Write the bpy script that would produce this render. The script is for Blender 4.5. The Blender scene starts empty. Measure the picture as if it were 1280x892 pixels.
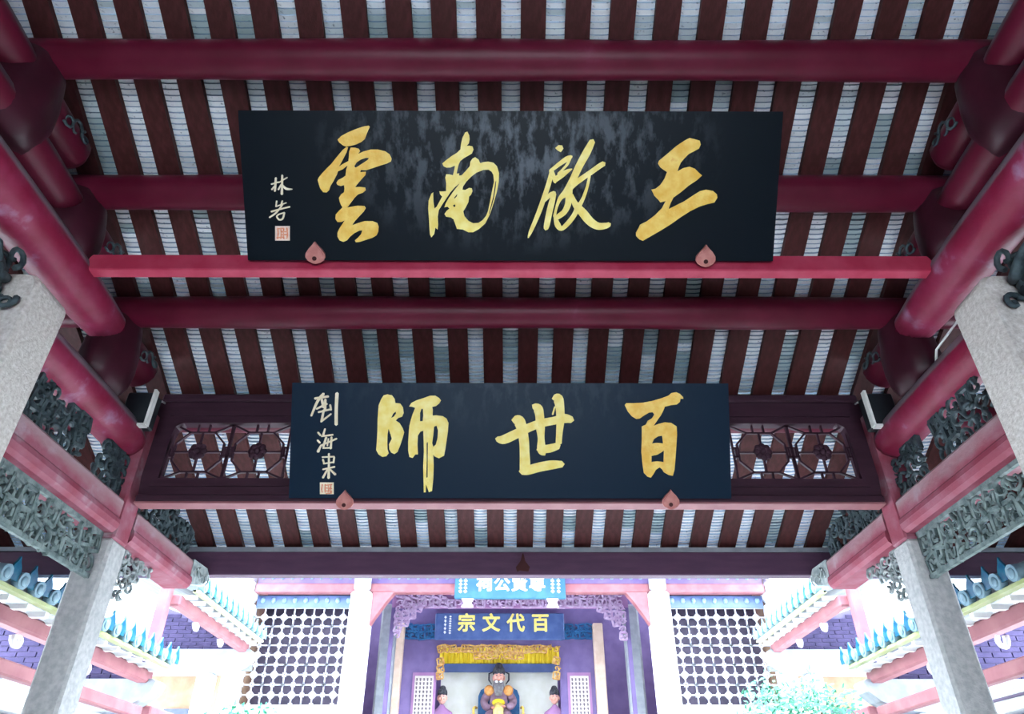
import bpy, math, random
from mathutils import Vector, Matrix
from mathutils.geometry import tessellate_polygon
random.seed(7)
S = bpy.context.scene
COL = S.collection

# ------------------------------------------------------------------ camera, sky, exposure
EYE = 1.6                                     # lens height above the hall floor; modelling heights z below are relative to it
F, CX, CY, PITCH = 885.0, 640.0, 446.0, math.radians(34.0)
cam = bpy.data.objects.new('camera', bpy.data.cameras.new('camera'))
COL.objects.link(cam)
cam.location = (0, 0, EYE)
cam.rotation_euler = (math.pi / 2 + PITCH, 0, math.radians(-0.15))
cam.data.sensor_width = 36.0
cam.data.lens = F / 1280 * 36.0
cam.data.clip_start = 0.05
S.camera = cam
w = bpy.data.worlds.new('sky'); S.world = w; w.use_nodes = True
bg = w.node_tree.nodes['Background']
bg.inputs[0].default_value = (0.77, 0.89, 1.0, 1)
bg.inputs[1].default_value = 1.0
S.view_settings.view_transform = 'Standard'
S.view_settings.look = 'None'
S.view_settings.gamma = 1.0
S.view_settings.use_curve_mapping = False
S.view_settings.exposure = 4.3
S.cycles.max_bounces = 10
S.cycles.diffuse_bounces = 6

# ------------------------------------------------------------------ helpers
CT, ST = math.cos(PITCH), math.sin(PITCH)
def ray(px, py):
    u, v = (px - CX) / F, (CY - py) / F
    return Vector((u, CT - v * ST, ST + v * CT))
def on_plane(px, py, o, n):                   # where the sight line of a photograph pixel meets a real plane
    d = ray(px, py)
    return d * (o.dot(n) / d.dot(n))

def total_loc(o):
    v = Vector((0, 0, 0))
    while o is not None:
        v += o.location; o = o.parent
    return v

class MB:
    def __init__(self): self.v = []; self.f = []; self.sm = []
    def add(self, vs, fs, smooth=False):
        n = len(self.v); self.v += [Vector(a) for a in vs]
        for f in fs: self.f.append([i + n for i in f]); self.sm.append(smooth)
        return self
    def box(self, x0, x1, y0, y1, z0, z1):
        return self.add([(x0,y0,z0),(x1,y0,z0),(x1,y1,z0),(x0,y1,z0),(x0,y0,z1),(x1,y0,z1),(x1,y1,z1),(x0,y1,z1)],
                 [(0,3,2,1),(4,5,6,7),(0,1,5,4),(1,2,6,5),(2,3,7,6),(3,0,4,7)])
    def bbox(self, x0, x1, y0, y1, z0, z1, b):      # box with chamfered edges
        X = (x0, x1); Y = (y0, y1); Z = (z0, z1); vs = []; idx = {}
        for i in (0,1):
            for j in (0,1):
                for k in (0,1):
                    sx, sy, sz = (1,-1)[i], (1,-1)[j], (1,-1)[k]
                    for a in range(3):
                        p = [X[i]+sx*b, Y[j]+sy*b, Z[k]+sz*b]; p[a] = (X[i],Y[j],Z[k])[a]
                        idx[i,j,k,a] = len(vs); vs.append(p)
        fs = []
        for i in (0,1):
            fs.append([idx[i,0,0,0],idx[i,1,0,0],idx[i,1,1,0],idx[i,0,1,0]])
            fs.append([idx[0,i,0,1],idx[1,i,0,1],idx[1,i,1,1],idx[0,i,1,1]])
            fs.append([idx[0,0,i,2],idx[1,0,i,2],idx[1,1,i,2],idx[0,1,i,2]])
        for i in (0,1):
            for j in (0,1):
                fs.append([idx[i,j,0,0],idx[i,j,1,0],idx[i,j,1,1],idx[i,j,0,1]])
                fs.append([idx[i,0,j,0],idx[i,1,j,0],idx[i,1,j,2],idx[i,0,j,2]])
                fs.append([idx[0,i,j,1],idx[1,i,j,1],idx[1,i,j,2],idx[0,i,j,2]])
                for k in (0,1): fs.append([idx[i,j,k,0],idx[i,j,k,1],idx[i,j,k,2]])
        return self.add(vs, fs)
    def bar(self, a, b, w_, h, n=(0,1,0)):          # rectangular bar from a to b; h measured along n
        a, b = Vector(a), Vector(b); d = (b - a)
        if d.length < 1e-6: return self
        d.normalize(); n = Vector(n); n = (n - d * n.dot(d)).normalized(); s = d.cross(n)
        vs = []
        for p in (a, b):
            for i, j in ((-1,-1),(1,-1),(1,1),(-1,1)): vs.append(p + s*(i*w_/2) + n*(j*h/2))
        return self.add(vs, [(0,1,2,3),(7,6,5,4),(0,4,5,1),(1,5,6,2),(2,6,7,3),(3,7,4,0)])
    def tube(self, pts, rad, n=8, caps=True, smooth=True):
        pts = [Vector(p) for p in pts]; m = len(pts)
        if not hasattr(rad, '__len__'): rad = [rad] * m
        vs = []; up = None
        for i, p in enumerate(pts):
            t = (pts[min(i+1, m-1)] - pts[max(i-1, 0)]).normalized()
            if up is None: up = t.orthogonal().normalized()
            up = (up - t * up.dot(t))
            up = up.normalized() if up.length > 1e-6 else t.orthogonal().normalized()
            s = t.cross(up)
            for k in range(n):
                a = 2*math.pi*k/n
                vs.append(p + (up*math.cos(a) + s*math.sin(a)) * rad[i])
        fs = []
        for i in range(m-1):
            for k in range(n):
                k2 = (k+1) % n
                fs.append((i*n+k, i*n+k2, (i+1)*n+k2, (i+1)*n+k))
        self.add(vs, fs, smooth)
        if caps:
            self.add(vs[:n], [tuple(range(n))[::-1]]); self.add(vs[-n:], [tuple(range(n))])
        return self
    def lathe(self, c, prof, n=20, sx=1.0, sy=1.0, flutes=0, amp=0.0):
        c = Vector(c); vs = []
        for r, z in prof:
            for k in range(n):
                a = 2*math.pi*k/n
                q = r * (1 + amp * abs(math.cos(flutes*a/2))) if flutes else r
                vs.append(c + Vector((q*math.cos(a)*sx, q*math.sin(a)*sy, z)))
        fs = []
        for i in range(len(prof)-1):
            for k in range(n): fs.append((i*n+k, i*n+(k+1)%n, (i+1)*n+(k+1)%n, (i+1)*n+k))
        self.add(vs, fs, True)
        self.add(vs[:n], [tuple(range(n))[::-1]]); self.add(vs[-n:], [tuple(range(n))])
        return self
    def ball(self, c, r, n=10, m=7, rot=None):
        c = Vector(c); r = Vector(r) if hasattr(r, '__len__') else Vector((r, r, r)); vs = []; fs = []
        for i in range(m+1):
            t = math.pi*i/m
            for k in range(n):
                a = 2*math.pi*k/n
                p = Vector((r.x*math.sin(t)*math.cos(a), r.y*math.sin(t)*math.sin(a), r.z*math.cos(t)))
                if rot: p = rot @ p
                vs.append(c + p)
        for i in range(m):
            for k in range(n): fs.append((i*n+k, (i+1)*n+k, (i+1)*n+(k+1)%n, i*n+(k+1)%n))
        return self.add(vs, fs, True)
    def prism(self, poly, fr, t0, t1, holes=(), smooth=False):   # poly (u,v) extruded along the frame's normal from t0 to t1
        o, U, V, N = fr; loops = [list(poly)] + [list(h) for h in holes]
        tri = tessellate_polygon([[Vector((a, b, 0)) for a, b in L] for L in loops])
        flat = [p for L in loops for p in L]; n = len(flat)
        P = lambda p, t: o + U*p[0] + V*p[1] + N*t
        vs = [P(p, t0) for p in flat] + [P(p, t1) for p in flat]
        self.add(vs, [tuple(t) for t in tri] + [tuple(i + n for i in t[::-1]) for t in tri])
        k = 0; fs = []
        for L in loops:
            m = len(L)
            for i in range(m): fs.append((k+i, k+(i+1)%m, n+k+(i+1)%m, n+k+i))
            k += m
        return self.add(vs, fs, smooth)
    def build(self, name, mat, parent=None, **props):
        me = bpy.data.meshes.new(name)
        if parent is None:
            xs = [v.x for v in self.v]; ys = [v.y for v in self.v]
            off = Vector(((min(xs)+max(xs))/2, (min(ys)+max(ys))/2, min(v.z for v in self.v)))
        else:
            off = total_loc(parent) - Vector((0, 0, EYE))
        me.from_pydata([v - off for v in self.v], [], self.f)
        me.polygons.foreach_set('use_smooth', self.sm)
        import bmesh
        bm = bmesh.new(); bm.from_mesh(me)
        bmesh.ops.remove_doubles(bm, verts=bm.verts, dist=1e-5)
        bmesh.ops.recalc_face_normals(bm, faces=bm.faces)
        bm.to_mesh(me); bm.free()
        me.materials.append(mat); me.update()
        o = bpy.data.objects.new(name, me); COL.objects.link(o)
        if parent is None: o.location = off + Vector((0, 0, EYE))
        else: o.parent = parent
        for k, v in props.items(): o[k] = v
        return o

def thing(name, label, cat, loc, group=None):
    o = bpy.data.objects.new(name, None); COL.objects.link(o)
    o.location = Vector(loc) + Vector((0, 0, EYE)); o['label'] = label; o['category'] = cat
    o.empty_display_size = 0.1
    if group: o['group'] = group
    return o
def T(label, cat, group=None):
    d = dict(label=label, category=cat, kind='thing')
    if group: d['group'] = group
    return d
STR = dict(kind='structure')

# ------------------------------------------------------------------ materials
def mat(name, c1, c2=None, rough=0.6, scale=6.0, lo=0.4, hi=0.65, bump=0.0, bscale=None, stretch=(1,1,1), metal=0.0, c3=None, spec=0.22, detail=6):
    m = bpy.data.materials.new(name); m.use_nodes = True
    nt = m.node_tree; b = nt.nodes['Principled BSDF']
    b.inputs['Roughness'].default_value = rough; b.inputs['Metallic'].default_value = metal
    b.inputs['Specular IOR Level'].default_value = spec
    tc = nt.nodes.new('ShaderNodeTexCoord'); mp = nt.nodes.new('ShaderNodeMapping'); mp.inputs['Scale'].default_value = stretch
    nt.links.new(tc.outputs['Object'], mp.inputs['Vector'])
    nz = nt.nodes.new('ShaderNodeTexNoise'); nz.inputs['Scale'].default_value = scale; nz.inputs['Detail'].default_value = detail
    nt.links.new(mp.outputs[0], nz.inputs['Vector'])
    if c2 is None: c2 = tuple(min(1, c*1.25) for c in c1)
    rp = nt.nodes.new('ShaderNodeValToRGB')
    rp.color_ramp.elements[0].position = lo; rp.color_ramp.elements[0].color = (*c1, 1)
    rp.color_ramp.elements[1].position = hi; rp.color_ramp.elements[1].color = (*c2, 1)
    if c3:
        e = rp.color_ramp.elements.new(min(.99, hi + 0.1)); e.color = (*c3, 1)
    nt.links.new(nz.outputs['Fac'], rp.inputs[0]); nt.links.new(rp.outputs[0], b.inputs['Base Color'])
    if bump:
        n2 = nt.nodes.new('ShaderNodeTexNoise'); n2.inputs['Scale'].default_value = bscale or scale*4; n2.inputs['Detail'].default_value = 4
        nt.links.new(mp.outputs[0], n2.inputs['Vector'])
        bp = nt.nodes.new('ShaderNodeBump'); bp.inputs['Strength'].default_value = bump; bp.inputs['Distance'].default_value = 0.01
        nt.links.new(n2.outputs['Fac'], bp.inputs['Height']); nt.links.new(bp.outputs[0], b.inputs['Normal'])
    return m

M = {}
M['crimson'] = mat('crimson_lacquer', (.080,.0035,.016), (.115,.009,.028), .40, 3, .35, .7, .25, 9, c3=(.19,.035,.075))
M['crimson_worn'] = mat('worn_crimson_lacquer', (.235,.012,.046), (.27,.030,.08), .42, 4, .42, .60, .35, 20, c3=(.32,.15,.24))
M['pink_beam'] = mat('faded_red_paint', (.27,.05,.08), (.32,.11,.15), .6, 4.5, .40, .56, .35, 24, c3=(.38,.27,.30))
def worn(name, base, dust, z0, z1, axis):
    m = mat(name, *base); nt = m.node_tree; b = nt.nodes['Principled BSDF']
    src = b.inputs['Base Color'].links[0].from_socket
    if axis == 'normal':                         # old dust on the upper flank of the timber
        g = nt.nodes.new('ShaderNodeNewGeometry'); sep = nt.nodes.new('ShaderNodeSeparateXYZ'); nt.links.new(g.outputs['Normal'], sep.inputs[0])
    else:                                        # paint worn off the upper part of the face
        g = nt.nodes.new('ShaderNodeTexCoord'); sep = nt.nodes.new('ShaderNodeSeparateXYZ'); nt.links.new(g.outputs['Object'], sep.inputs[0])
    tc = nt.nodes.new('ShaderNodeTexCoord'); mp = nt.nodes.new('ShaderNodeMapping'); mp.inputs['Scale'].default_value = (1, .45, 1.6)
    nt.links.new(tc.outputs['Object'], mp.inputs[0])
    nz = nt.nodes.new('ShaderNodeTexNoise'); nz.inputs['Scale'].default_value = 7; nz.inputs['Detail'].default_value = 7; nt.links.new(mp.outputs[0], nz.inputs['Vector'])
    ad = nt.nodes.new('ShaderNodeMath'); ad.operation = 'MULTIPLY_ADD'; ad.inputs[1].default_value = (z1-z0)*1.6; nt.links.new(nz.outputs['Fac'], ad.inputs[0]); nt.links.new(sep.outputs['Z'], ad.inputs[2])
    mr = nt.nodes.new('ShaderNodeMapRange'); mr.inputs[1].default_value = z0+(z1-z0)*.8; mr.inputs[2].default_value = z1+(z1-z0)*.8; nt.links.new(ad.outputs[0], mr.inputs[0])
    mx = nt.nodes.new('ShaderNodeMix'); mx.data_type = 'RGBA'; nt.links.new(mr.outputs[0], mx.inputs[0]); nt.links.new(src, mx.inputs[6]); mx.inputs[7].default_value = (*dust, 1)
    nt.links.new(mx.outputs[2], b.inputs['Base Color'])
    return m
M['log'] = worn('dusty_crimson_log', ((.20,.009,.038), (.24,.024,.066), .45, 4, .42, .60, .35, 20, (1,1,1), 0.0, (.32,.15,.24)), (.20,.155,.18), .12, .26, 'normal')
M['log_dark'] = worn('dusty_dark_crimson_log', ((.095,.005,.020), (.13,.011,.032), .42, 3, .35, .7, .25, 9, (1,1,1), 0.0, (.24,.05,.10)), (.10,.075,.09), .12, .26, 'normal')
M['tie'] = worn('half_worn_red_paint', ((.26,.045,.075), (.31,.10,.14), .6, 4.5, .40, .60, .35, 24, (1,1,1), 0.0, (.38,.24,.28)), (.34,.23,.245), .13, .26, 'height')
M['rail'] = mat('bright_red_paint', (.38,.03,.07), (.46,.06,.11), .45, 6, .4, .7, .15)
M['post'] = mat('dark_red_post', (.036,.007,.014), (.060,.011,.023), .4, 4, .4, .7, .2)
M['darkwood'] = mat('dark_plum_wood', (.036,.014,.025), (.052,.021,.036), .5, 3, .35, .7, .2, 30, (1,6,6))
M['eave_wood'] = mat('plum_eave_timber', (.078,.036,.072), (.10,.046,.085), .5, 3, .35, .7, .2, 30, (1,6,6))
M['rafter'] = mat('brown_red_rafter', (.050,.0115,.011), (.078,.019,.020), .6, 5, .4, .7, .25, 30, (6,1,6))
M['black'] = mat('black_box', (.012,.016,.02), (.02,.025,.03), .5)
M['ivory'] = mat('white_plastic', (.75,.76,.72), None, .5)
M['gold'] = mat('gold_leaf', (.82,.46,.05), (.92,.66,.16), .42, 14, .35, .7, .3, 60, c3=(.80,.40,.08), spec=.5)
M['gold_pale'] = mat('pale_gold_leaf', (.88,.68,.14), (.95,.82,.30), .42, 14, .35, .7, .3, 60, spec=.5)
M['cream'] = mat('cream_gold', (.82,.72,.50), (.9,.82,.62), .5, 20)
M['seal'] = mat('seal_red', (.70,.22,.12), (.80,.40,.25), .6, 60)
M['seal_pale'] = mat('seal_pale', (.80,.60,.50), (.85,.70,.6), .6, 60)
M['peach'] = mat('peach_peg_paint', (.46,.17,.15), (.55,.24,.21), .6, 20)
M['hole'] = mat('dark_hole', (.05,.015,.015), None, .8)
M['granite'] = mat('grey_granite', (.40,.41,.41), (.54,.54,.53), .75, 28, .35, .65, .5, 60, c3=(.56,.56,.55), detail=10)
M['granite_near'] = mat('pale_speckled_granite', (.50,.455,.415), (.68,.64,.60), .75, 40, .35, .65, .5, 80, c3=(.78,.75,.72), detail=10)
M['carved'] = mat('dark_carved_wood', (.025,.04,.048), (.075,.105,.115), .55, 16, .35, .65, .4, 60)
M['carved_pale'] = mat('pale_carved_stone', (.20,.245,.25), (.40,.43,.42), .7, 16, .35, .65, .5, 60)
M['carved_mid'] = mat('grey_green_carved_wood', (.085,.125,.125), (.22,.28,.27), .6, 16, .35, .65, .5, 60)
M['white'] = mat('white_plaster', (.80,.81,.82), (.86,.87,.88), .8, 4)
M['white_stone'] = mat('white_stone', (.24,.26,.29), (.30,.32,.35), .7, 8, bump=.2)
M['violet'] = mat('violet_haze_tint', (.14,.10,.235), (.18,.13,.29), .6, 3)  # haze over the far hall is painted into this base colour
M['plum'] = mat('plum_paint', (.30,.15,.30), (.36,.19,.36), .6, 3)
M['slate_blue'] = mat('slate_blue_paint', (.08,.125,.27), (.11,.155,.32), .5, 3)
M['teal_board'] = mat('teal_board', (.02,.085,.145), (.03,.11,.175), .5, 5)
M['blue_board'] = mat('blue_board', (.055,.095,.24), (.08,.125,.29), .5, 5)
M['salmon'] = mat('salmon_paint', (.235,.085,.10), (.29,.12,.13), .6, 4, bump=.2)
M['brick'] = mat('violet_grey_brick', (.042,.034,.088), (.065,.05,.12), .8, 9, .35, .65, .3)
M['mortar'] = mat('grey_mortar', (.15,.13,.23), None, .9)
M['glaze'] = mat('blue_green_glaze', (.006,.07,.14), (.02,.13,.20), .2, 14, .35, .65, spec=.6)
M['glaze_pale'] = mat('pale_blue_glaze', (.13,.23,.29), (.21,.32,.37), .3, 14, .35, .65)
M['tan'] = mat('tan_plaster', (.30,.19,.12), (.36,.24,.16), .8)
M['tanwood'] = mat('tan_timber', (.60,.44,.34), (.68,.52,.42), .6)
M['doorgrey'] = mat('grey_blue_door', (.07,.085,.13), (.09,.105,.15), .6)
M['eave_yellow'] = mat('yellow_green_glaze', (.30,.34,.14), (.38,.42,.22), .3)
M['lattice_white'] = mat('pale_lattice_paint', (.36,.37,.42), (.44,.45,.48), .6, 8)
M['partition'] = mat('dark_partition', (.045,.038,.06), (.065,.052,.08), .7)
M['leaf'] = mat('bright_green_leaves', (.035,.19,.11), (.10,.30,.20), .5, 5)
M['bark'] = mat('bark', (.10,.07,.05), (.16,.12,.09), .9, 12, bump=.5)
M['floor'] = mat('grey_floor_stone', (.50,.49,.48), (.58,.57,.56), .6, 3)
M['court'] = mat('pale_courtyard_stone', (.68,.68,.67), (.76,.75,.74), .8, 3)
M['roofgrey'] = mat('grey_roof_tile', (.10,.11,.12), (.16,.17,.18), .8, 6)
M['yellow'] = mat('yellow_silk', (.85,.62,.03), (.92,.72,.06), .5, 6)
M['backdrop'] = mat('pale_backdrop', (.66,.66,.58), (.72,.72,.66), .7, 4)
M['skin'] = mat('painted_face', (.72,.36,.28), (.78,.44,.36), .5, 8)
M['robe'] = mat('plum_grey_robe', (.20,.12,.17), (.30,.20,.26), .6, 8)
M['robe_blue'] = mat('blue_silk', (.02,.10,.25), (.04,.16,.34), .5, 8)
M['orange'] = mat('orange_embroidery', (.62,.25,.07), (.72,.38,.14), .6, 20)
M['beard'] = mat('grey_beard', (.16,.15,.16), (.26,.25,.26), .7, 20)
M['hat'] = mat('black_gauze_hat', (.03,.03,.04), (.08,.08,.09), .6, 20)
M['ink'] = mat('dark_ink', (.08,.06,.10), None, .7)
M['plate'] = mat('ivory_plate', (.56,.50,.44), (.64,.58,.52), .6, 8)

def tile_mat():
    m = bpy.data.materials.new('limewashed_roof_tile'); m.use_nodes = True
    nt = m.node_tree; b = nt.nodes['Principled BSDF']; b.inputs['Roughness'].default_value = .8
    at = nt.nodes.new('ShaderNodeAttribute'); at.attribute_name = 'tint'
    tc = nt.nodes.new('ShaderNodeTexCoord'); nz = nt.nodes.new('ShaderNodeTexNoise')
    nz.inputs['Scale'].default_value = 45; nz.inputs['Detail'].default_value = 6
    nt.links.new(tc.outputs['Object'], nz.inputs['Vector'])
    rp = nt.nodes.new('ShaderNodeValToRGB')
    rp.color_ramp.elements[0].position = .28; rp.color_ramp.elements[0].color = (.35,.38,.40,1)
    rp.color_ramp.elements[1].position = .37; rp.color_ramp.elements[1].color = (1,1,1,1)
    nt.links.new(nz.outputs['Fac'], rp.inputs[0])
    mx = nt.nodes.new('ShaderNodeMix'); mx.data_type = 'RGBA'; mx.blend_type = 'MULTIPLY'; mx.inputs[0].default_value = 1
    nt.links.new(at.outputs['Color'], mx.inputs[6]); nt.links.new(rp.outputs[0], mx.inputs[7])
    nt.links.new(mx.outputs[2], b.inputs['Base Color'])
    return m
M['tile'] = tile_mat()

def lacquer(name, base, patch, x0, z0, rx, rz, amount):
    """black lacquer with cloudy worn patches around one place of the board (board-local coordinates)"""
    m = bpy.data.materials.new(name); m.use_nodes = True
    nt = m.node_tree; b = nt.nodes['Principled BSDF']; b.inputs['Roughness'].default_value = .38
    b.inputs['Specular IOR Level'].default_value = .14
    tc = nt.nodes.new('ShaderNodeTexCoord')
    mp = nt.nodes.new('ShaderNodeMapping'); mp.inputs['Location'].default_value = (-x0/rx, 0, -z0/rz); mp.inputs['Scale'].default_value = (1/rx, 0, 1/rz)
    nt.links.new(tc.outputs['Object'], mp.inputs[0])
    ln = nt.nodes.new('ShaderNodeVectorMath'); ln.operation = 'LENGTH'; nt.links.new(mp.outputs[0], ln.inputs[0])
    fall = nt.nodes.new('ShaderNodeMapRange'); fall.inputs[1].default_value = .2; fall.inputs[2].default_value = 1.15; fall.inputs[3].default_value = 1; fall.inputs[4].default_value = 0
    nt.links.new(ln.outputs['Value'], fall.inputs[0])
    m2 = nt.nodes.new('ShaderNodeMapping'); m2.inputs['Scale'].default_value = (1.3, 1, .6); nt.links.new(tc.outputs['Object'], m2.inputs[0])
    nz = nt.nodes.new('ShaderNodeTexNoise'); nz.inputs['Scale'].default_value = 7; nz.inputs['Detail'].default_value = 9; nz.inputs['Roughness'].default_value = .65
    nt.links.new(m2.outputs[0], nz.inputs['Vector'])
    mr = nt.nodes.new('ShaderNodeMapRange'); mr.inputs[1].default_value = .48; mr.inputs[2].default_value = .60
    nt.links.new(nz.outputs['Fac'], mr.inputs[0])
    mu = nt.nodes.new('ShaderNodeMath'); mu.operation = 'MULTIPLY'; nt.links.new(fall.outputs[0], mu.inputs[0]); nt.links.new(mr.outputs[0], mu.inputs[1])
    mu2 = nt.nodes.new('ShaderNodeMath'); mu2.operation = 'MULTIPLY'; mu2.inputs[1].default_value = amount; nt.links.new(mu.outputs[0], mu2.inputs[0])
    mx = nt.nodes.new('ShaderNodeMix'); mx.data_type = 'RGBA'; mx.inputs[6].default_value = (*base, 1); mx.inputs[7].default_value = (*patch, 1)
    nt.links.new(mu2.outputs[0], mx.inputs[0]); nt.links.new(mx.outputs[2], b.inputs['Base Color'])
    return m
M['lacquer1'] = lacquer('worn_black_lacquer', (.002,.0055,.010), (.12,.14,.165), .05, .74, 1.2, .62, .8)
M['lacquer2'] = lacquer('blue_black_lacquer', (.003,.015,.033), (.03,.05,.07), 0, .8, 1.5, .3, .5)

# ------------------------------------------------------------------ the setting: ground, end walls, roof of the gate hall
G = -EYE
X0, Y0, Z0 = Vector((1,0,0)), Vector((0,1,0)), Vector((0,0,1))
MB().box(-6.6, 6.6, -6, 7.4, G-.2, G).build('floor', M['floor'], **STR)
MB().box(-30, 30, 7.4, 40, G-.25, G-.05).build('floor_courtyard', M['court'], **STR)
MB().box(-30, 30, -40, -6, G-.25, G-.05).build('floor_street', M['court'], **STR)
ROOF_Z0, SLOPE, YA, YR, YEND = 4.23, .456, 2.69, 1.03, 7.05
def roof_z(y):                                   # underside of the rafters
    return ROOF_Z0 - SLOPE * ((y if y >= YR else 2*YR - y) - YA)
SP, RW, RT = .285, .160, .05
for nm, s in (('wall_left', -1), ('wall_right', 1)):
    b = MB(); x0, x1 = sorted((s*6.35, s*6.6))
    fr = (Vector((x0, 0, 0)), Vector((0, 1, 0)), Vector((0, 0, 1)), Vector((1, 0, 0)))
    b.prism([(-4.9, G), (5.25, G), (5.25, roof_z(5.25)-.02), (YR, roof_z(YR)-.02), (-4.9, roof_z(-4.9)-.02)], fr, 0, x1-x0)
    b.build(nm, M['brick'], **STR)

fr = (Vector((0, -5.1, 0)), X0, Z0, Y0)
MB().prism([(-6.35, G), (6.35, G), (6.35, 2.15), (-6.35, 2.15)], fr, 0, .2, [[(-2.5, G+.01), (2.5, G+.01), (2.5, 1.25), (-2.5, 1.25)]]).build('wall_back_light_block', M['brick'], **STR)  # unseen wall added to cut the light, its doorway sized for interior brightness
ceil = thing('ceiling', '', '', (0, YR, roof_z(YR)))
del ceil['label'], ceil['category']
ceil['kind'] = 'structure'
fr = (Vector((-6.5, 0, 0)), Vector((0, 1, 0)), Vector((0, 0, 1)), Vector((1, 0, 0)))
c_ = [(YEND+.15, roof_z(YEND+.15)+.09), (YR, roof_z(YR)+.09), (-5.1, roof_z(-5.1)+.09)]
MB().prism(c_ + [(a, b+.14) for a, b in c_[::-1]], fr, 0, 13.0).build('roof_cover', M['roofgrey'], ceil)
def rafter_mesh(x, y0, y1):
    b = MB(); z0, z1 = roof_z(y0), roof_z(y1)
    b.add([(x-RW/2,y0,z0),(x+RW/2,y0,z0),(x+RW/2,y1,z1),(x-RW/2,y1,z1),(x-RW/2,y0,z0+RT),(x+RW/2,y0,z0+RT),(x+RW/2,y1,z1+RT),(x-RW/2,y1,z1+RT)],
          [(0,3,2,1),(4,5,6,7),(0,1,5,4),(1,2,6,5),(2,3,7,6),(3,0,4,7)])
    return b
raft0 = rafter_mesh(0, YR, YEND).build('rafter', M['rafter'], ceil)
raftb = rafter_mesh(0, -5.0, YR).build('rafter', M['rafter'], ceil)
for k in range(-22, 22):
    for src in (raft0, raftb):
        o = src if k == -22 else src.copy()
        if k != -22: COL.objects.link(o)
        o.location = ((k+.5)*SP, 0, 0)
# pan tiles seen between the rafters: each a shallow arc stepping over the one below
TS = .038
ct, st = 1/math.hypot(1, SLOPE), SLOPE/math.hypot(1, SLOPE)
def tile_geo(x, y, slip=0.0):                    # y is the uphill end
    vs = []; zz = roof_z(y) + RT
    for d, off in ((0, -.012), (TS*1.02, .002)):
        for i in range(4):
            q = i/3*2-1
            vs.append((x + q*.092, y + d*ct, zz - d*st + off - .012*(1-q*q) + .018 + slip))
    for i in range(4):
        q = i/3*2-1
        vs.append((x + q*.092, y, zz - .012*(1-q*q) + .026 + slip))
    return vs, [(0,1,5,4),(1,2,6,5),(2,3,7,6),(8,9,1,0),(9,10,2,1),(10,11,3,2)]
def tint():
    r = random.random(); g = random.uniform(.84, .94)
    if r < .68: return (g*.95, g*.98, g)
    if r < .86: return (g*.72, g*.80, g*.82)
    return (g*.45, g*.56, g*.57)
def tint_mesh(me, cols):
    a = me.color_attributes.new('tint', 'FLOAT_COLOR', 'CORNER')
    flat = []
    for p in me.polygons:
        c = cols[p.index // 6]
        if p.index % 6 > 2: c = (c[0]*.28*c[3], c[1]*.36*c[3], c[2]*.46*c[3])      # lip faces darkened: shade at each tile step painted into the tint
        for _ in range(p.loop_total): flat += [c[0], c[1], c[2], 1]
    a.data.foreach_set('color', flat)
def raw(name, vs, fs, m, parent, cols, kind=None):
    off = total_loc(parent) - Vector((0, 0, EYE))
    me = bpy.data.meshes.new(name); me.from_pydata([Vector(v) - off for v in vs], [], fs); me.materials.append(m)
    tint_mesh(me, cols)
    o = bpy.data.objects.new(name, me); COL.objects.link(o); o.parent = parent
    if kind: o['kind'] = kind
    return o
def patchy():                                    # runs of tiles share a tone, as limewash weathers in patches
    c = tint(); n = random.randint(2, 9)
    while True:
        if n == 0: c = tint(); n = random.randint(2, 9)
        n -= 1; j = random.uniform(.93, 1.05)
        yield tuple(min(.95, q*j) for q in c)
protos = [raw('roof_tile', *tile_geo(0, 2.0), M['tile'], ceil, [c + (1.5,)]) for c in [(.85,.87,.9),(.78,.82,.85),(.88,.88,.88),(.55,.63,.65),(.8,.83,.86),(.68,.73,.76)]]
used = set()
for k in range(-10, 11):
    for j in range(15):
        q = len(used)
        if q >= 300: break
        y = 2.02 + j*TS*ct
        src = random.choice(protos) if q >= 6 else protos[q]
        o = src if q < 6 else src.copy()
        if q >= 6: COL.objects.link(o)
        o.location = (k*SP, y - 2.0, roof_z(y) - roof_z(2.0) + random.uniform(-.002, .002))
        used.add((k, j))
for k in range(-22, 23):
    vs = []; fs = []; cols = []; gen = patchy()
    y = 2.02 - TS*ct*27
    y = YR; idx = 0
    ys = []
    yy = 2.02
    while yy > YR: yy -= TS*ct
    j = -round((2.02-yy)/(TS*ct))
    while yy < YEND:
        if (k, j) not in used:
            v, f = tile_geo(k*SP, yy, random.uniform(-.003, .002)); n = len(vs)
            vs += v; fs += [tuple(i+n for i in q) for q in f]; cols.append(next(gen) + ((2.1 if yy > 5.2 else 1.5 if yy < 2.6 else 1.0),))  # painted lip shade is lightened in rows near the eave and the top
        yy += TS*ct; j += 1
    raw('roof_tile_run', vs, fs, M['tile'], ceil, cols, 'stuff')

# ------------------------------------------------------------------ purlins, rail, eave beam
def log_path(axis, a, b, c1, c2, n=14):
    out = []
    for i in range(n+1):
        t = a + (b-a)*i/n
        out.append((t, c1, c2) if axis == 'x' else (c1, t, c2))
    return out
PURL = [('front purlin of dark crimson timber near the top edge, above the upper plaque', 2.69, 4.10, .125),
        ('crimson purlin partly hidden behind the large upper plaque', 3.49, 3.745, .125),
        ('crimson purlin crossing between the upper and lower plaques', 4.35, 3.345, .125),
        ('crimson purlin lying along the top of the pierced lattice beam', 5.34, 2.95, .11),
        ('crimson purlin just below the ridge, the highest of the front slope', 1.86, 4.48, .12)]
for lab, y, z, r in PURL:
    pts = log_path('x', -6.34, 6.34, y, z, 40)
    MB().tube(pts, [r*(1+.04*math.sin(p[0]*1.9+y)) for p in pts], 20).build('purlin', M['crimson'], **T(lab, 'beam', 'round roof purlins'))
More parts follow.
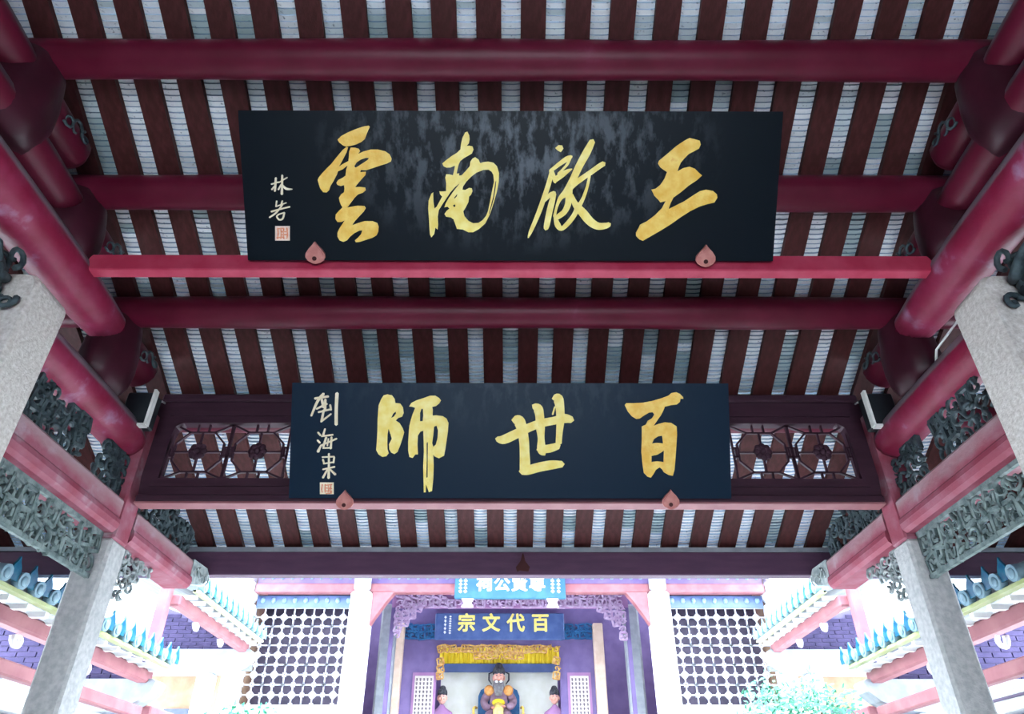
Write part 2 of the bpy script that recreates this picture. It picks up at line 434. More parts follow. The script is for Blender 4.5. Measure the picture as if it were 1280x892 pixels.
MB().tube(log_path('x', -6.34, 6.34, YR, 4.84, 2), .13, 16).build('ridge_purlin', M['crimson'], **T('ridge purlin under the peak of the roof', 'beam'))
MB().bbox(-2.86, 2.86, 3.61, 3.70, 3.14, 3.275, .008).build('plaque_rail', M['rail'], **T('flat bright red rail carrying the foot of the large upper plaque', 'beam'))
eb = thing('eave_beam', 'long dark plum rectangular beam along the eave above the courtyard', 'beam', (0, 6.84, 2.05))
MB().bbox(-6.34, 6.34, 6.78, 6.90, 2.06, 2.285, .008).build('timber', M['eave_wood'], eb)
MB().box(-6.34, 6.34, 6.765, 6.9, 2.285, 2.325).build('top_batten', M['white_stone'], eb, label='pale batten under the rafters')

MB().prism([(-.02, 2.10), (.06, 2.09), (.075, 2.13), (.03, 2.19), (.018, 2.25), (.01, 2.27), (.0, 2.25), (-.015, 2.19), (-.06, 2.13), (-.05, 2.09)], (Vector((.115, 6.765, 0)), Vector((1,0,0)), Vector((0,0,1)), Vector((0,1,0))), 0, .015).build('hook', M['hole'], eb, label='small dark hook plate')
# ------------------------------------------------------------------ carving
def scroll(b, c, U, V, N, r, turns, t, ang, flip=1, n=12):
    pts = []; rad = []
    for i in range(n+1):
        q = i/n; a = ang + flip*turns*2*math.pi*q; rr = r*(1-.82*q)
        pts.append(c + U*(rr*math.cos(a)) + V*(rr*math.sin(a)) + N*(.012*math.sin(q*5))); rad.append(t*(1-.35*q))
    b.tube(pts, rad, 5)
def carve(b, o, U, V, N, w_, h, cell, t, seed, mask=None, fret=.3):
    rnd = random.Random(seed); nu, nv = max(1, round(w_/cell)), max(1, round(h/cell))
    for i in range(nu):
        for j in range(nv):
            u, v = (i+.5)*w_/nu, (j+.5)*h/nv
            if mask and not mask(u/w_, v/h): continue
            c = o + U*(u + rnd.uniform(-.1,.1)*cell) + V*(v + rnd.uniform(-.1,.1)*cell) + N*rnd.uniform(-.3,.5)*t
            if rnd.random() < fret:
                s = cell*.44
                s *= 1.12; q = [(-s,0),(-s,-s),(s,-s),(s,s),(-s,s),(-s,0),(-s*.1,0),(-s*.1,s*.5),(s*.45,s*.5),(s*.45,-s*.45)]
                k = rnd.randint(0, 3)*math.pi/2 + rnd.uniform(-.3, .3); ca, sa = math.cos(k), math.sin(k)
                P = [c + U*(x*ca-y*sa) + V*(x*sa+y*ca) for x, y in q]
                for p1, p2 in zip(P, P[1:]): b.bar(p1, p2, t*1.7, t*2.2, N)
            else:
                scroll(b, c, U, V, N, cell*.52, rnd.uniform(.9, 1.5), t, rnd.uniform(0, 6.28), rnd.choice((-1, 1)))
                a = rnd.uniform(0, 6.28); d = U*math.cos(a) + V*math.sin(a)
                R = Matrix((d, d.cross(N), N)).transposed()
                b.ball(c + d*cell*.4, (cell*.34, cell*.13, t*1.5), 7, 5, R)
    return b
X, Y, Z = Vector((1,0,0)), Vector((0,1,0)), Vector((0,0,1))

# ------------------------------------------------------------------ side frames (columns, logs, posts), left and right
SIDE = {-1: 'left', 1: 'right'}
for s in (-1, 1):
    sd = SIDE[s]; xc = s*3.0
    # near and far granite columns
    b = MB(); rr = .10
    arc = [(rr*math.sin(k*math.pi/12), rr*math.cos(k*math.pi/12)) for k in range(7)]
    P = [(-.175, G), (.175, G)] + [(.175-rr+q[0], 2.82-rr+q[1]) for q in arc[::-1]] + [(-.175+rr-q[0], 2.82-rr+q[1]) for q in arc]
    P2 = [(x*.90, z-.018 if z > 0 else z) for x, z in P]
    for pa, ya, pb, yb in ((P2, 3.27, P, 3.295), (P, 3.295, P, 3.585), (P, 3.585, P2, 3.60)):
        n = len(P); vs = [(xc+x, ya, z) for x, z in pa] + [(xc+x, yb, z) for x, z in pb]
        b.add(vs, [(i, (i+1)%n, n+(i+1)%n, n+i) for i in range(n)])
        if ya == 3.27: b.add(vs[:n], [tuple(range(n))])
        if yb == 3.60: b.add(vs[n:], [tuple(range(n))[::-1]])
    nc = b.build('near_stone_column', M['granite_near'], **T(f'near speckled granite column at the {sd} edge, cut off by the frame', 'column', 'near granite columns'))
    b = MB(); b.bbox(xc-.117, xc+.117, 5.0, 5.236, G, 1.79, .02)
    b.build('stone_column', M['granite'], **T(f'slender grey granite column on the {sd} of the courtyard opening', 'column', 'front granite columns'))
    # timber post over the front column
    MB().bbox(xc-.115, xc+.115, 5.01, 5.23, 1.79, 2.86, .015).build('timber_post', M['pink_beam'], **T(f'short faded red post standing on the {sd} front granite column', 'post'))
    # logs
    def logbeam(lab, y0, y1, z, r, rend, m, nose):
        t = thing('log_beam', lab, 'beam', (xc, (y0+y1)/2, z-r), 'tapered log beams of the side frames')
        n = 26; pts = []; rad = []
        for i in range(n+1):
            q = i/n; y = y0 + (y1-y0)*q
            e = max(0, (q-.86)/.14)
            pts.append((xc, y, z + .012*math.sin(q*3))); rad.append(r + (rend-r)*e*e)
        MB().tube(pts, rad, 22).build('log', m, t)
        if nose:
            nb = MB(); nb.tube([(xc, y1-.05, z-.02), (xc, y1+.2, z-.02), (xc, y1+nose-.06, z-.03), (xc, y1+nose, z-.035)], [.12, .15, .145, .09], 16)
            no = nb.build('carved_nose', M['crimson'], t)
            cb = MB()
            for k, (dy, dz, rr) in enumerate(((.28, .0, .07), (.38, .02, .05), (.20, -.02, .05))):
                c = Vector((xc - s*.146, y1+dy+.12, z-.02+dz))
                scroll(cb, c, Y, Z, X*(-s), rr, 1.3, .011, k*2.0, 1)
            cb.build('nose_scrollwork', M['carved'], no)
        return t
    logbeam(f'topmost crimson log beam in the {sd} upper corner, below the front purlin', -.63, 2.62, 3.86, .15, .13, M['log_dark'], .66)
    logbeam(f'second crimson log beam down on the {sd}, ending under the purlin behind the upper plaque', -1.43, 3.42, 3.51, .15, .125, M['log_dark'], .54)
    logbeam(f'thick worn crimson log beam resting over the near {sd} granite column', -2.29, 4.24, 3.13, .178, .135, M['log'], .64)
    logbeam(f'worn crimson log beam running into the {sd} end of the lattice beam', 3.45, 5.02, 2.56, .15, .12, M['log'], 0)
    # melon posts under the purlins
    for y, zb, zt, r, lab in ((2.70, 3.36, 4.06, .235, f'dark bulbous post under the {sd} end of the front purlin'),
                              (3.52, 3.17, 3.70, .225, f'dark bulbous post under the {sd} end of the purlin behind the upper plaque'),
                              (4.40, 2.66, 3.30, .215, f'dark bulbous post under the {sd} end of the purlin between the plaques')):
        h = zt - zb
        prof = [(.05, 0), (r*.72, .02), (r*.95, h*.18), (r*1.02, h*.36), (r*.98, h*.6), (r*.86, h*.82), (r*.78, h*.95), (r*.6, h)]
        b = MB(); b.lathe((xc, y, zb), prof, 36, .82, 1.0, 8, .05)
        b.build('melon_post', M['post'], **T(lab, 'post', 'bulbous purlin posts'))
    # lower tie beam with a rolled lower edge
    def tie(y0, y1, lab, carved_end):
        t = thing('tie_beam', lab, 'beam', (xc, (y0+y1)/2, 1.82))
        fr = (Vector((xc, y0, 0)), X, Z, Y)
        P = [(-.10, 2.08), (-.115, 2.06), (-.115, 1.94), (-.128, 1.925), (-.135, 1.89), (-.125, 1.85), (-.10, 1.825), (.10, 1.825), (.125, 1.85), (.135, 1.89), (.128, 1.925), (.115, 1.94), (.115, 2.06), (.10, 2.08)]
        MB().prism(P, fr, 0, y1-y0).build('timber', M['tie'], t)
        if carved_end:
            b = MB()
            prof = [(y1-y0-.02, 1.86), (y1-y0+.26, 1.93), (y1-y0+.36, 2.0), (y1-y0+.36, 2.06), (y1-y0+.30, 2.10), (y1-y0-.02, 2.085)]
            b.prism(prof, (Vector((xc-.12, y0, 0)), Y, Z, X), 0, .24)
            for k in range(4):
                scroll(b, Vector((xc - s*.125, y1+.06+.08*k, 1.98+.02*(k%2))), Y, Z, X*(-s), .055, 1.3, .008, k*1.7)
            b.build('carved_end', M['carved_pale'], t, label='pale carved beam end')
    tie(3.62, 5.0, f'faded red tie beam between the two {sd} granite columns', False)
    tie(5.24, 6.42, f'faded red cantilever beam reaching out from the {sd} front column to the eave', True)
    # carved work
    bx = xc - s*.03
    b = carve(MB(), Vector((bx, 3.62, 1.50)), Y, Z, X*(-s), 1.36, .30, .13, .0135, 11+s, None, .7)
    carve(b, Vector((bx+s*.012, 3.65, 1.53)), Y, Z, X*(-s), 1.3, .24, .075, .009, 17+s, None, .1)
    for z in (1.505, 1.81): b.bar((bx, 3.62, z), (bx, 4.99, z), .03, .03, Z)
    b.build('carved_frieze', M['carved_mid'], **T(f'grey-green carved openwork frieze under the {sd} tie beam', 'carving', 'carved friezes'))
    b = carve(MB(), Vector((bx, 3.66, 2.10)), Y, Z, X*(-s), .75, .33, .12, .016, 21+s, None, .3)
    b.build('openwork_carving', M['carved'], **T(f'dark carved openwork between log beam and tie beam near the {sd} granite column', 'carving'))
    b = carve(MB(), Vector((bx, 4.62, 2.10)), Y, Z, X*(-s), .40, .32, .11, .017, 31+s, None, .3)
    b.build('openwork_carving', M['carved'], **T(f'dark carved openwork beside the {sd} end of the lattice beam', 'carving'))
    b = carve(MB(), Vector((bx, 5.24, 1.36)), Y, Z, X*(-s), .72, .46, .085, .015, 41+s, lambda u, v: v > u*1.1-.05, .1)
    b.build('carved_bracket', M['carved_pale'], **T(f'pale carved triangular bracket under the {sd} cantilever beam', 'carving'))
    b = carve(MB(), Vector((bx, 5.32, 2.10)), Y, Z, X*(-s), 1.1, .40, .12, .018, 51+s, lambda u, v: v < 1.05-u*.35, .2)
    b.build('openwork_carving', M['carved'], **T(f'dark carved openwork standing on the {sd} cantilever beam', 'carving'))
    # dragon-like scroll bracket on the near column
    b = MB(); rnd = random.Random(61)
    for k in range(26):                          # flame-like carved locks sweeping back from the column face
        y0_, z0_ = 3.24 - .02*(k % 5), 2.60 + .0095*k
        dx = rnd.uniform(-.10, .16)*s; ln = rnd.uniform(.16, .42); up = rnd.uniform(.02, .16)
        pts = [(xc + dx*.3 + s*.03, y0_, z0_)]
        for q in (.3, .6, .85, 1.0):
            pts.append((xc + s*.03 + dx*(.3+.7*q) + .02*math.sin(q*6+k), y0_ - ln*q, z0_ + up*q*q + .025*math.sin(q*7+k)))
        b.tube(pts, [.034, .042, .032, .018, .003], 7)
    for k in range(5):
        scroll(b, Vector((xc - s*rnd.uniform(-.02, .08), 3.0+.05*k, 2.66+.055*k)), Y, Z, X*(-s), .07, 1.2, .02, k*1.3, 1)
    scroll(b, Vector((xc - s*.06, 3.245, 2.58)), X, Z, Y*(-1), .06, 1.2, .018, .5, s)
    b.tube([(xc+s*.2, 3.24, 2.57), (xc+s*.05, 3.235, 2.60), (xc - s*.03, 3.24, 2.61)], [.03, .022, .015], 6)
    b.build('scroll_bracket', M['carved'], **T(f'black carved scroll bracket on the near {sd} granite column', 'carving'))
    # small flood lamp at the corner of the lattice beam
    t = thing('flood_lamp', f'small black box lamp with white rim at the {sd} upper corner of the lattice beam', 'lamp', (s*2.91, 4.9, 2.66), 'corner flood lamps')
    MB().bbox(s*2.91-.11, s*2.91+.11, 4.80, 4.93, 2.61, 2.90, .012).build('housing', M['black'], t)
    b = MB(); xi, xo = s*2.91 - s*.115, s*2.91 + s*.115
    b.bar((xi, 4.80, 2.60), (xi, 4.80, 2.91), .02, .05, Y); b.bar((xi, 4.80, 2.60), (xo - s*.08, 4.80, 2.60), .02, .05, Y)
    b.build('rim', M['ivory'], t)
    MB().tube([(s*2.91, 4.93, 2.86), (s*2.84, 5.0, 2.93), (s*2.86, 5.08, 2.96)], .008, 6).build('wire', M['ivory'], t)
b = MB(); b.tube([(2.90, 3.58, 2.77), (2.93, 4.0, 2.765), (2.98, 4.16, 2.69)], .009, 6)
b.build('conduit', M['ivory'], **T('thin white conduit from the near right column toward the corner lamp', 'pipe'))

# ------------------------------------------------------------------ lattice beam behind the lower plaque
lt = thing('lattice_beam', 'dark plum beam pierced by lattice windows, behind the lower plaque', 'beam', (0, 5.16, 2.115))
fr = (Vector((0, 5.12, 0)), X, Z, Y)
out = [(-2.86, 2.115), (2.86, 2.115), (2.92, 2.6), (2.92, 2.98), (2.86, 3.05), (-2.86, 3.05), (-2.92, 2.98), (-2.92, 2.6)]
wins = []
for s in (-1, 1):
    q = [(s*2.755, 2.31), (s*1.72, 2.31), (s*1.72, 2.80), (s*2.68, 2.80), (s*2.735, 2.765), (s*2.75, 2.7)]
    wins.append(q)
MB().prism(out, fr, 0, .09, wins).build('board', M['darkwood'], lt)
b = MB()
b.bbox(-2.86, 2.86, 5.075, 5.13, 2.10, 2.16, .012); b.bbox(-2.9, 2.9, 5.085, 5.13, 2.99, 3.06, .015)
b.bar((-2.8, 5.115, 2.25), (2.8, 5.115, 2.25), .025, .02); b.bar((-2.8, 5.115, 2.87), (2.8, 5.115, 2.87), .025, .02)
b.build('moulding', M['darkwood'], lt)
MB().box(-2.86, 2.86, 5.08, 5.20, 2.085, 2.10).build('lower_edge', M['salmon'], lt, label='pale pink underside strip')
for s in (-1, 1):
    b = MB(); y = 5.165; B = lambda p, q, w_=.014: b.bar((p[0], y, p[1]), (q[0], y, q[1]), w_, .022)
    z0, z1, zm = 2.32, 2.80, 2.555
    for ci in range(2):
        cx = s*(2.515 - ci*.48)
        a, c_ = .195, .10; hh = .175
        octa = [(cx-a, zm-c_*.75), (cx-a, zm+c_*.75), (cx-c_, zm+hh), (cx+c_, zm+hh), (cx+a, zm+c_*.75), (cx+a, zm-c_*.75), (cx+c_, zm-hh), (cx-c_, zm-hh)]
        for p, q in zip(octa, octa[1:]+octa[:1]): B(p, q)
        for dx in (-.045, .045):
            B((cx+dx, zm+hh), (cx+dx, z1)); B((cx+dx, zm-hh), (cx+dx, z0))
        B((cx, zm+hh), (cx, zm)); B((cx, zm-hh), (cx, zm)); B((cx-a, zm), (cx+a, zm))
        for sx in (-1, 1):
            B((cx+sx*.212, zm-.04), (cx+sx*.212, zm+.04))
        for dz in (-.04, .04):
            B((cx-a, zm+dz), (cx-.24, zm+dz)); B((cx+a, zm+dz), (cx+.24, zm+dz))
        for sx in (-1, 1):
            B((cx+sx*c_, zm+hh), (cx+sx*.24, z1)); B((cx+sx*c_, zm-hh), (cx+sx*.24, z0))
            B((cx+sx*.235, z0), (cx+sx*.235, z1))
    bb = b.build('lattice', M['darkwood'], lt)
    for ci in range(2):
        cx = s*(2.515 - ci*.48); fb = MB()
        for k in range(8):
            a = k*math.pi/4
            fb.ball((cx+.045*math.cos(a), 5.15, zm+.045*math.sin(a)), (.034, .018, .034), 8, 5)
        fb.ball((cx, 5.14, zm), (.03, .022, .03), 8, 5)
        fb.build('flower_boss', M['darkwood'], bb)

# ------------------------------------------------------------------ writing tools
def to_board(pts, scale, ox, oy, fr):
    o, U, V, N = fr; out = []
    for p in pts:
        q = on_plane(ox + p[0]/scale, oy + p[1]/scale, o, N) - o
        out.append((q.dot(U), q.dot(V)))
    return out
def glyph_outline(b, fr, scale, ox, oy, outline, holes=(), h=.010):
    b.prism(to_board(outline, scale, ox, oy, fr), fr, 0.0, h, [to_board(q, scale, ox, oy, fr) for q in holes])
def smooth_stroke(st, n=5):
    if len(st) < 3: n = 3
    P = [st[0]] + list(st) + [st[-1]]; out = []
    for i in range(1, len(P)-2):
        p0, p1, p2, p3 = P[i-1], P[i], P[i+1], P[i+2]
        for k in range(n):
            t = k/n
            out.append(tuple(.5*((2*p1[d]) + (-p0[d]+p2[d])*t + (2*p0[d]-5*p1[d]+4*p2[d]-p3[d])*t*t + (-p0[d]+3*p1[d]-3*p2[d]+p3[d])*t**3) for d in range(3)))
    out.append(tuple(st[-1])); return out
def glyph_strokes(b, fr, scale, ox, oy, strokes, h=.010):
    for si, st in enumerate(strokes):
        if len(st[0]) == 2:
            st = [(*p, st_w) for p, st_w in zip(st, [16]*len(st))]
        S_ = smooth_stroke(st); L = []; R = []; m = len(S_)
        for i, (x, y, w_) in enumerate(S_):
            x0, y0, _ = S_[max(0, i-1)]; x1, y1, _ = S_[min(m-1, i+1)]
            dx, dy = x1-x0, y1-y0; l = math.hypot(dx, dy) or 1
            if i == 0: d0 = (dx/l, dy/l)
            dl = (dx/l, dy/l)
            L.append((x - dy/l*w_/2, y + dx/l*w_/2)); R.append((x + dy/l*w_/2, y - dx/l*w_/2))
        x, y, w_ = S_[0]; c0 = [(x - d0[0]*w_*.38, y - d0[1]*w_*.38)]
        x, y, w_ = S_[-1]; c1 = [(x + dl[0]*w_*.38, y + dl[1]*w_*.38)]
        L2, R2, A, Bq = (to_board(q, scale, ox, oy, fr) for q in (L, R, c0, c1))
        o, U, V, N = fr; hh = h + si*.00012
        P = lambda p, t: o + U*p[0] + V*p[1] + N*t
        vs = []; n = len(L2)
        for t in (0.0, hh):
            vs += [P(p, t) for p in L2] + [P(p, t) for p in R2] + [P(A[0], t), P(Bq[0], t)]
        k = 2*n+2; fs = []
        for i in range(n-1):
            fs.append((k+i, k+i+1, k+n+i+1, k+n+i))
            fs.append((i, i+1, k+i+1, k+i)); fs.append((n+i, n+i+1, k+n+i+1, k+n+i))
        fs += [(k+0, k+n, k+2*n), (k+n-1, k+2*n-1, k+2*n+1), (0, 2*n, k+2*n, k), (n, 2*n, k+2*n, k+n), (n-1, 2*n+1, k+2*n+1, k+n-1), (2*n-1, 2*n+1, k+2*n+1, k+2*n-1)]
        b.add(vs, fs)

def plaque(name, lab, bot, top, hw_b, m):
    bot, top = Vector(bot), Vector(top)
    V = (top-bot).normalized(); N = X.cross(V).normalized()      # N points to the viewer side
    if N.y > 0: N = -N
    h = (top-bot).length
    t = thing(name, lab, 'plaque', bot)
    fr = (bot, X, V, N)
    o = MB()
    fr0 = (Vector((0,0,0)), X, Z, -Y)
    o.prism([(-hw_b, 0), (hw_b, 0), (hw_b, h), (-hw_b, h)], fr0, -.05, 0)
    # the board is modelled upright, then leaned on its own axis
    me = bpy.data.meshes.new('board'); me.from_pydata(o.v, [], o.f)
    import bmesh
    bm = bmesh.new(); bm.from_mesh(me); bmesh.ops.remove_doubles(bm, verts=bm.verts, dist=1e-5); bmesh.ops.recalc_face_normals(bm, faces=bm.faces); bm.to_mesh(me); bm.free()
    me.materials.append(m); ob = bpy.data.objects.new('board', me); COL.objects.link(ob); ob.parent = t
    ob.rotation_euler = (math.atan2(-V.y, V.z) * -1 if False else math.atan2(-V.y, V.z), 0, 0)
    return t, fr
def peach_peg(t, fr, px, py, size):
    q = on_plane(px, py, fr[0], fr[3]) - fr[0]; u, v = q.dot(fr[1]), q.dot(fr[2])
    shp = [(0, .62), (.10, .48), (.30, .28), (.46, .05), (.48, -.14), (.36, -.32), (.14, -.44), (0, -.47), (-.14, -.44), (-.36, -.32), (-.48, -.14), (-.46, .05), (-.30, .28), (-.10, .48)]
    b = MB(); b.prism([(u+x*size, v+y*size) for x, y in shp], fr, .001, .03)
    b.prism([(u+x*size*.85, v+y*size*.85) for x, y in shp], fr, .03, .038)
    pg = b.build('peach_peg', M['peach'], t, label='small pink peach-shaped wooden peg')
    c = [(u-.02*size+.11*size*math.cos(a*.524), v-.2*size+.11*size*math.sin(a*.524)) for a in range(12)]
    MB().prism(c, fr, .037, .042).build('peg_hole', M['hole'], pg)

# ---- upper plaque
p1, f1 = plaque('upper_plaque', 'large black plaque with four gold brush characters and worn top, leaning above the red rail', (0, 3.575, 3.19), (0, 2.90, 3.87), 1.76, M['lacquer1'])
off1 = (f1[0] + f1[3]*.002, f1[1], f1[2], f1[3])
S1 = 5.575
b = MB()
glyph_outline(b, off1, S1, 390, 150, [(190,140),(215,115),(260,90),(320,65),(370,48),(405,42),(412,50),(400,75),(388,105),(378,135),(355,155),(320,172),(280,183),(245,188),(225,178),(200,158)])
glyph_outline(b, off1, S1, 390, 150, [(252,190),(262,192),(250,230),(228,272),(200,325),(185,380),(165,420),(140,460),(130,490),(112,507),(90,505),(70,480),(60,450),(52,420),(62,400),(85,372),(115,340),(145,310),(185,260),(225,212)], h=.0102)
glyph_outline(b, off1, S1, 390, 150, [(195,330),(225,310),(262,290),(268,310),(225,345),(190,360)], h=.0096)
glyph_outline(b, off1, S1, 390, 150, [(280,195),(310,195),(335,202),(345,218),(330,240),(370,222),(420,208),(470,208),(520,220),(550,240),(564,270),(560,290),(530,305),(480,320),(430,338),(385,352),(350,350),(345,365),(385,362),(382,385),(355,415),(325,450),(310,470),(345,468),(380,472),(385,490),(365,508),(330,520),(305,545),(280,580),(255,612),(290,605),(330,598),(375,600),(385,615),(370,640),(340,672),(310,705),(290,735),(330,720),(380,705),(430,705),(465,718),(475,745),(472,780),(460,805),(430,822),(390,835),(345,850),(318,853),(310,840),(335,818),(355,795),(362,770),(340,772),(305,790),(275,815),(255,840),(230,850),(205,840),(190,815),(190,785),(205,755),(225,725),(240,700),(215,712),(190,712),(175,690),(178,660),(200,635),(225,610),(215,595),(205,570),(200,545),(215,520),(235,505),(238,480),(235,455),(210,462),(190,455),(182,440),(195,420),(225,405),(245,390),(250,350),(262,310),(268,265),(270,225)],
    [[(305,325),(320,298),(350,278),(385,265),(408,265),(400,280),(370,300),(340,320),(315,335)]])
b.build('gold_character', M['gold'], p1)
b = MB()
glyph_outline(b, off1, 5.95, 520, 160, [(340,160),(345,120),(355,75),(375,35),(392,28),(405,55),(408,85),(402,115),(385,135),(405,132),(430,138),(437,160),(425,190),(400,205),(370,222),(340,245),(328,270),(318,310),(312,340),(332,338),(330,355),(350,352),(380,320),(410,285),(415,250),(430,228),(450,218),(475,235),(488,262),(510,255),(545,250),(585,258),(612,285),(627,335),(625,400),(612,470),(590,550),(560,640),(525,710),(480,750),(435,775),(400,775),(360,755),(315,750),(305,720),(290,680),(270,665),(235,660),(222,640),(240,615),(260,600),(245,585),(222,590),(232,560),(255,520),(290,470),(335,412),(300,440),(265,480),(235,525),(205,570),(180,610),(172,660),(175,720),(170,755),(155,740),(145,790),(125,813),(115,790),(112,750),(108,680),(102,600),(105,540),(125,490),(138,480),(140,550),(148,600),(165,585),(190,540),(205,510),(190,495),(185,472),(215,472),(235,470),(235,410),(228,370),(235,345),(260,345),(285,352),(295,310),(300,280),(265,295),(235,295),(215,285),(206,265),(235,240),(275,210),(315,185)],
    [[(355,458),(375,462),(405,446),(425,448),(430,470),(420,495),(405,510),(400,550),(380,590),(362,620),(370,655),(400,690),(435,708),(475,705),(505,685),(530,655),(545,620),(560,550),(575,470),(590,400),(585,350),(572,325),(550,310),(510,312),(460,332),(420,362),(385,398),(360,435)],
     [(552,636),(566,580),(584,510),(600,400),(606,390),(603,440),(590,520),(568,600),(556,640)],
     [(293,520),(318,488),(314,508),(298,525)], [(285,575),(300,568),(304,580),(294,590)]])
b.build('gold_character', M['gold_pale'], p1)
b = MB()
glyph_outline(b, off1, 6.369, 650, 170, [(290,95),(315,72),(345,75),(355,100),(335,128),(310,115)])
glyph_strokes(b, off1, 6.369, 650, 170, [
    [(250,280,26),(320,225,34),(385,180,40),(420,162,22)], [(412,168,20),(385,225,22),(345,270,18),(315,300,20)],
    [(258,268,32),(280,330,34),(290,368,22)], [(285,352,40),(340,310,46),(385,280,32),(422,262,10)],
    [(262,290,36),(235,390,38),(205,480,38),(170,580,38),(130,680,34),(95,760,28),(75,808,10)],
    [(205,520,14),(245,472,34),(285,450,30)], [(282,455,34),(265,520,46),(245,600,48),(225,700,46),(216,738,34)],
    [(585,40,46),(540,130,62),(480,240,58),(430,350,56),(385,440,62),(330,495,34),(300,570,20),(285,640,24)],
    [(400,430,56),(395,530,50),(365,600,44),(315,640,40),(290,660,24)],
    [(288,640,22),(310,705,46),(340,736,34),(390,695,38),(440,630,38),(470,570,40),(510,500,28),(545,400,22),(565,300,20)],
    [(676,218,40),(640,240,42),(570,290,42),(490,345,42),(430,390,46),(395,430,46)],
    [(422,465,22),(450,540,48),(510,610,68),(570,680,66),(630,715,58),(690,712,48),(722,700,34)]])
b.build('gold_character', M['gold_pale'], p1)
b = MB()
glyph_outline(b, off1, 5.946, 785, 160, [(232,262),(240,240),(300,190),(370,130),(430,90),(465,72),(500,80),(540,92),(548,120),(535,150),(500,170),(460,190),(430,220),(400,255),(385,290),(375,320),(420,295),(465,285),(505,300),(535,330),(558,350),(520,385),(460,425),(400,475),(345,515),(325,555),(310,600),(370,570),(430,540),(490,500),(545,465),(590,455),(640,465),(668,490),(672,515),(650,550),(600,562),(540,580),(470,615),(400,660),(330,710),(250,760),(180,800),(120,835),(95,825),(70,800),(68,775),(90,735),(100,715),(150,690),(210,645),(260,595),(290,540),(250,550),(235,530),(205,500),(183,455),(215,448),(250,420),(280,375),(300,325),(270,305),(250,290)])
b.build('gold_character', M['gold'], p1)
b = MB()
glyph_strokes(b, off1, 8.917, 325, 210, [[(145,185,16),(190,172,16),(228,160,14)], [(195,115,22),(190,190,22),(184,262,22)], [(180,205,12),(150,245,18)],
    [(225,168,12),(320,110,14)], [(266,85,20),(264,190,22),(262,296,26)], [(255,188,14),(222,245,18)], [(262,190,16),(310,235,26),(375,240,12)]], .006)
b.build('signature_character', M['cream'], p1)
b = MB()
glyph_strokes(b, off1, 8.917, 325, 210, [[(205,372,16),(196,435,14)], [(268,370,16),(250,425,14)], [(200,432,12),(310,392,14)], [(145,490,20),(245,462,18),(350,436,16)],
    [(270,412,14),(200,500,18),(125,555,16)], [(230,518,16),(206,545,14),(235,580,18),(272,566,18),(290,502,18)], [(228,520,14),(290,500,14)]], .006)
b.build('signature_character', M['cream'], p1)
def seal(t, fr, scale, ox, oy, x0, y0, x1, y1, m_out, m_in):
    b = MB(); glyph_outline(b, fr, scale, ox, oy, [(x0,y0),(x1,y0),(x1,y1),(x0,y1)], h=.004)
    o = b.build('seal', m_out, t, label='small square seal mark'); b = MB(); w_ = (x1-x0); rnd = random.Random(int(x0))
    st = []
    for i in range(4):
        xx = x0 + w_*(.18+.21*i)
        st.append([(xx, y0+w_*.14, w_*.09), (xx+rnd.uniform(-.05,.05)*w_, y0+w_*.5, w_*.09), (xx, y1-w_*.14, w_*.09)])
    for i in range(4):
        yy = y0 + w_*(.2+.2*i); a = rnd.choice((.12, .45)); st.append([(x0+w_*a, yy, w_*.08), (x0+w_*(a+.42), yy+rnd.uniform(-.05,.05)*w_, w_*.08)])
    glyph_strokes(b, fr, scale, ox, oy, st, .006); b.build('seal_script', m_in, o)
seal(p1, off1, 8.917, 325, 210, 188, 650, 350, 812, M['seal_pale'], M['seal'])
peach_peg(p1, f1, 397, 318, .135); peach_peg(p1, f1, 883, 321, .135)

# ---- lower plaque
p2, f2 = plaque('lower_plaque', 'blue-black plaque with three gold brush characters, leaning on the lattice beam', (0, 5.04, 2.11), (0, 4.62, 2.875), 1.675, M['lacquer2'])
off2 = (f2[0] + f2[3]*.002, f2[1], f2[2], f2[3])
b = MB()
glyph_outline(b, off2, 6.375, 460, 480, [(100,170),(120,120),(140,90),(170,82),(205,90),(228,120),(232,150),(270,155),(292,185),(298,230),(285,260),(255,270),(235,290),(265,310),(290,350),(302,385),(290,430),(270,490),(250,540),(225,557),(200,545),(185,520),(182,480),(205,435),(195,400),(178,355),(170,400),(168,470),(170,520),(180,550),(160,575),(130,580),(100,560),(80,525),(85,470),(90,380),(92,280)], [[(198,270),(215,235),(235,218),(238,235),(220,260)]])
glyph_outline(b, off2, 6.375, 460, 480, [(342,178),(360,150),(400,130),(460,110),(510,92),(550,92),(580,110),(595,130),(580,155),(555,175),(525,182),(530,205),(528,250),(560,248),(610,255),(640,275),(655,310),(650,380),(640,450),(630,520),(620,570),(580,590),(545,575),(535,560),(538,650),(535,750),(525,850),(500,860),(490,830),(478,800),(475,860),(460,862),(458,780),(455,650),(460,540),(458,450),(455,370),(430,380),(412,410),(408,480),(412,560),(390,560),(370,588),(345,580),(335,530),(335,460),(340,380),(345,330),(355,290),(370,240),(390,190),(370,182)],
    [[(428,295),(428,230),(440,195),(452,200),(455,250),(450,295)], [(540,340),(560,330),(572,370),(568,430),(555,480),(535,500),(525,470),(535,400)], [(482,470),(492,460),(490,600),(490,740),(480,745),(483,600)]])
b.build('gold_character', M['gold_pale'], p2)
b = MB()
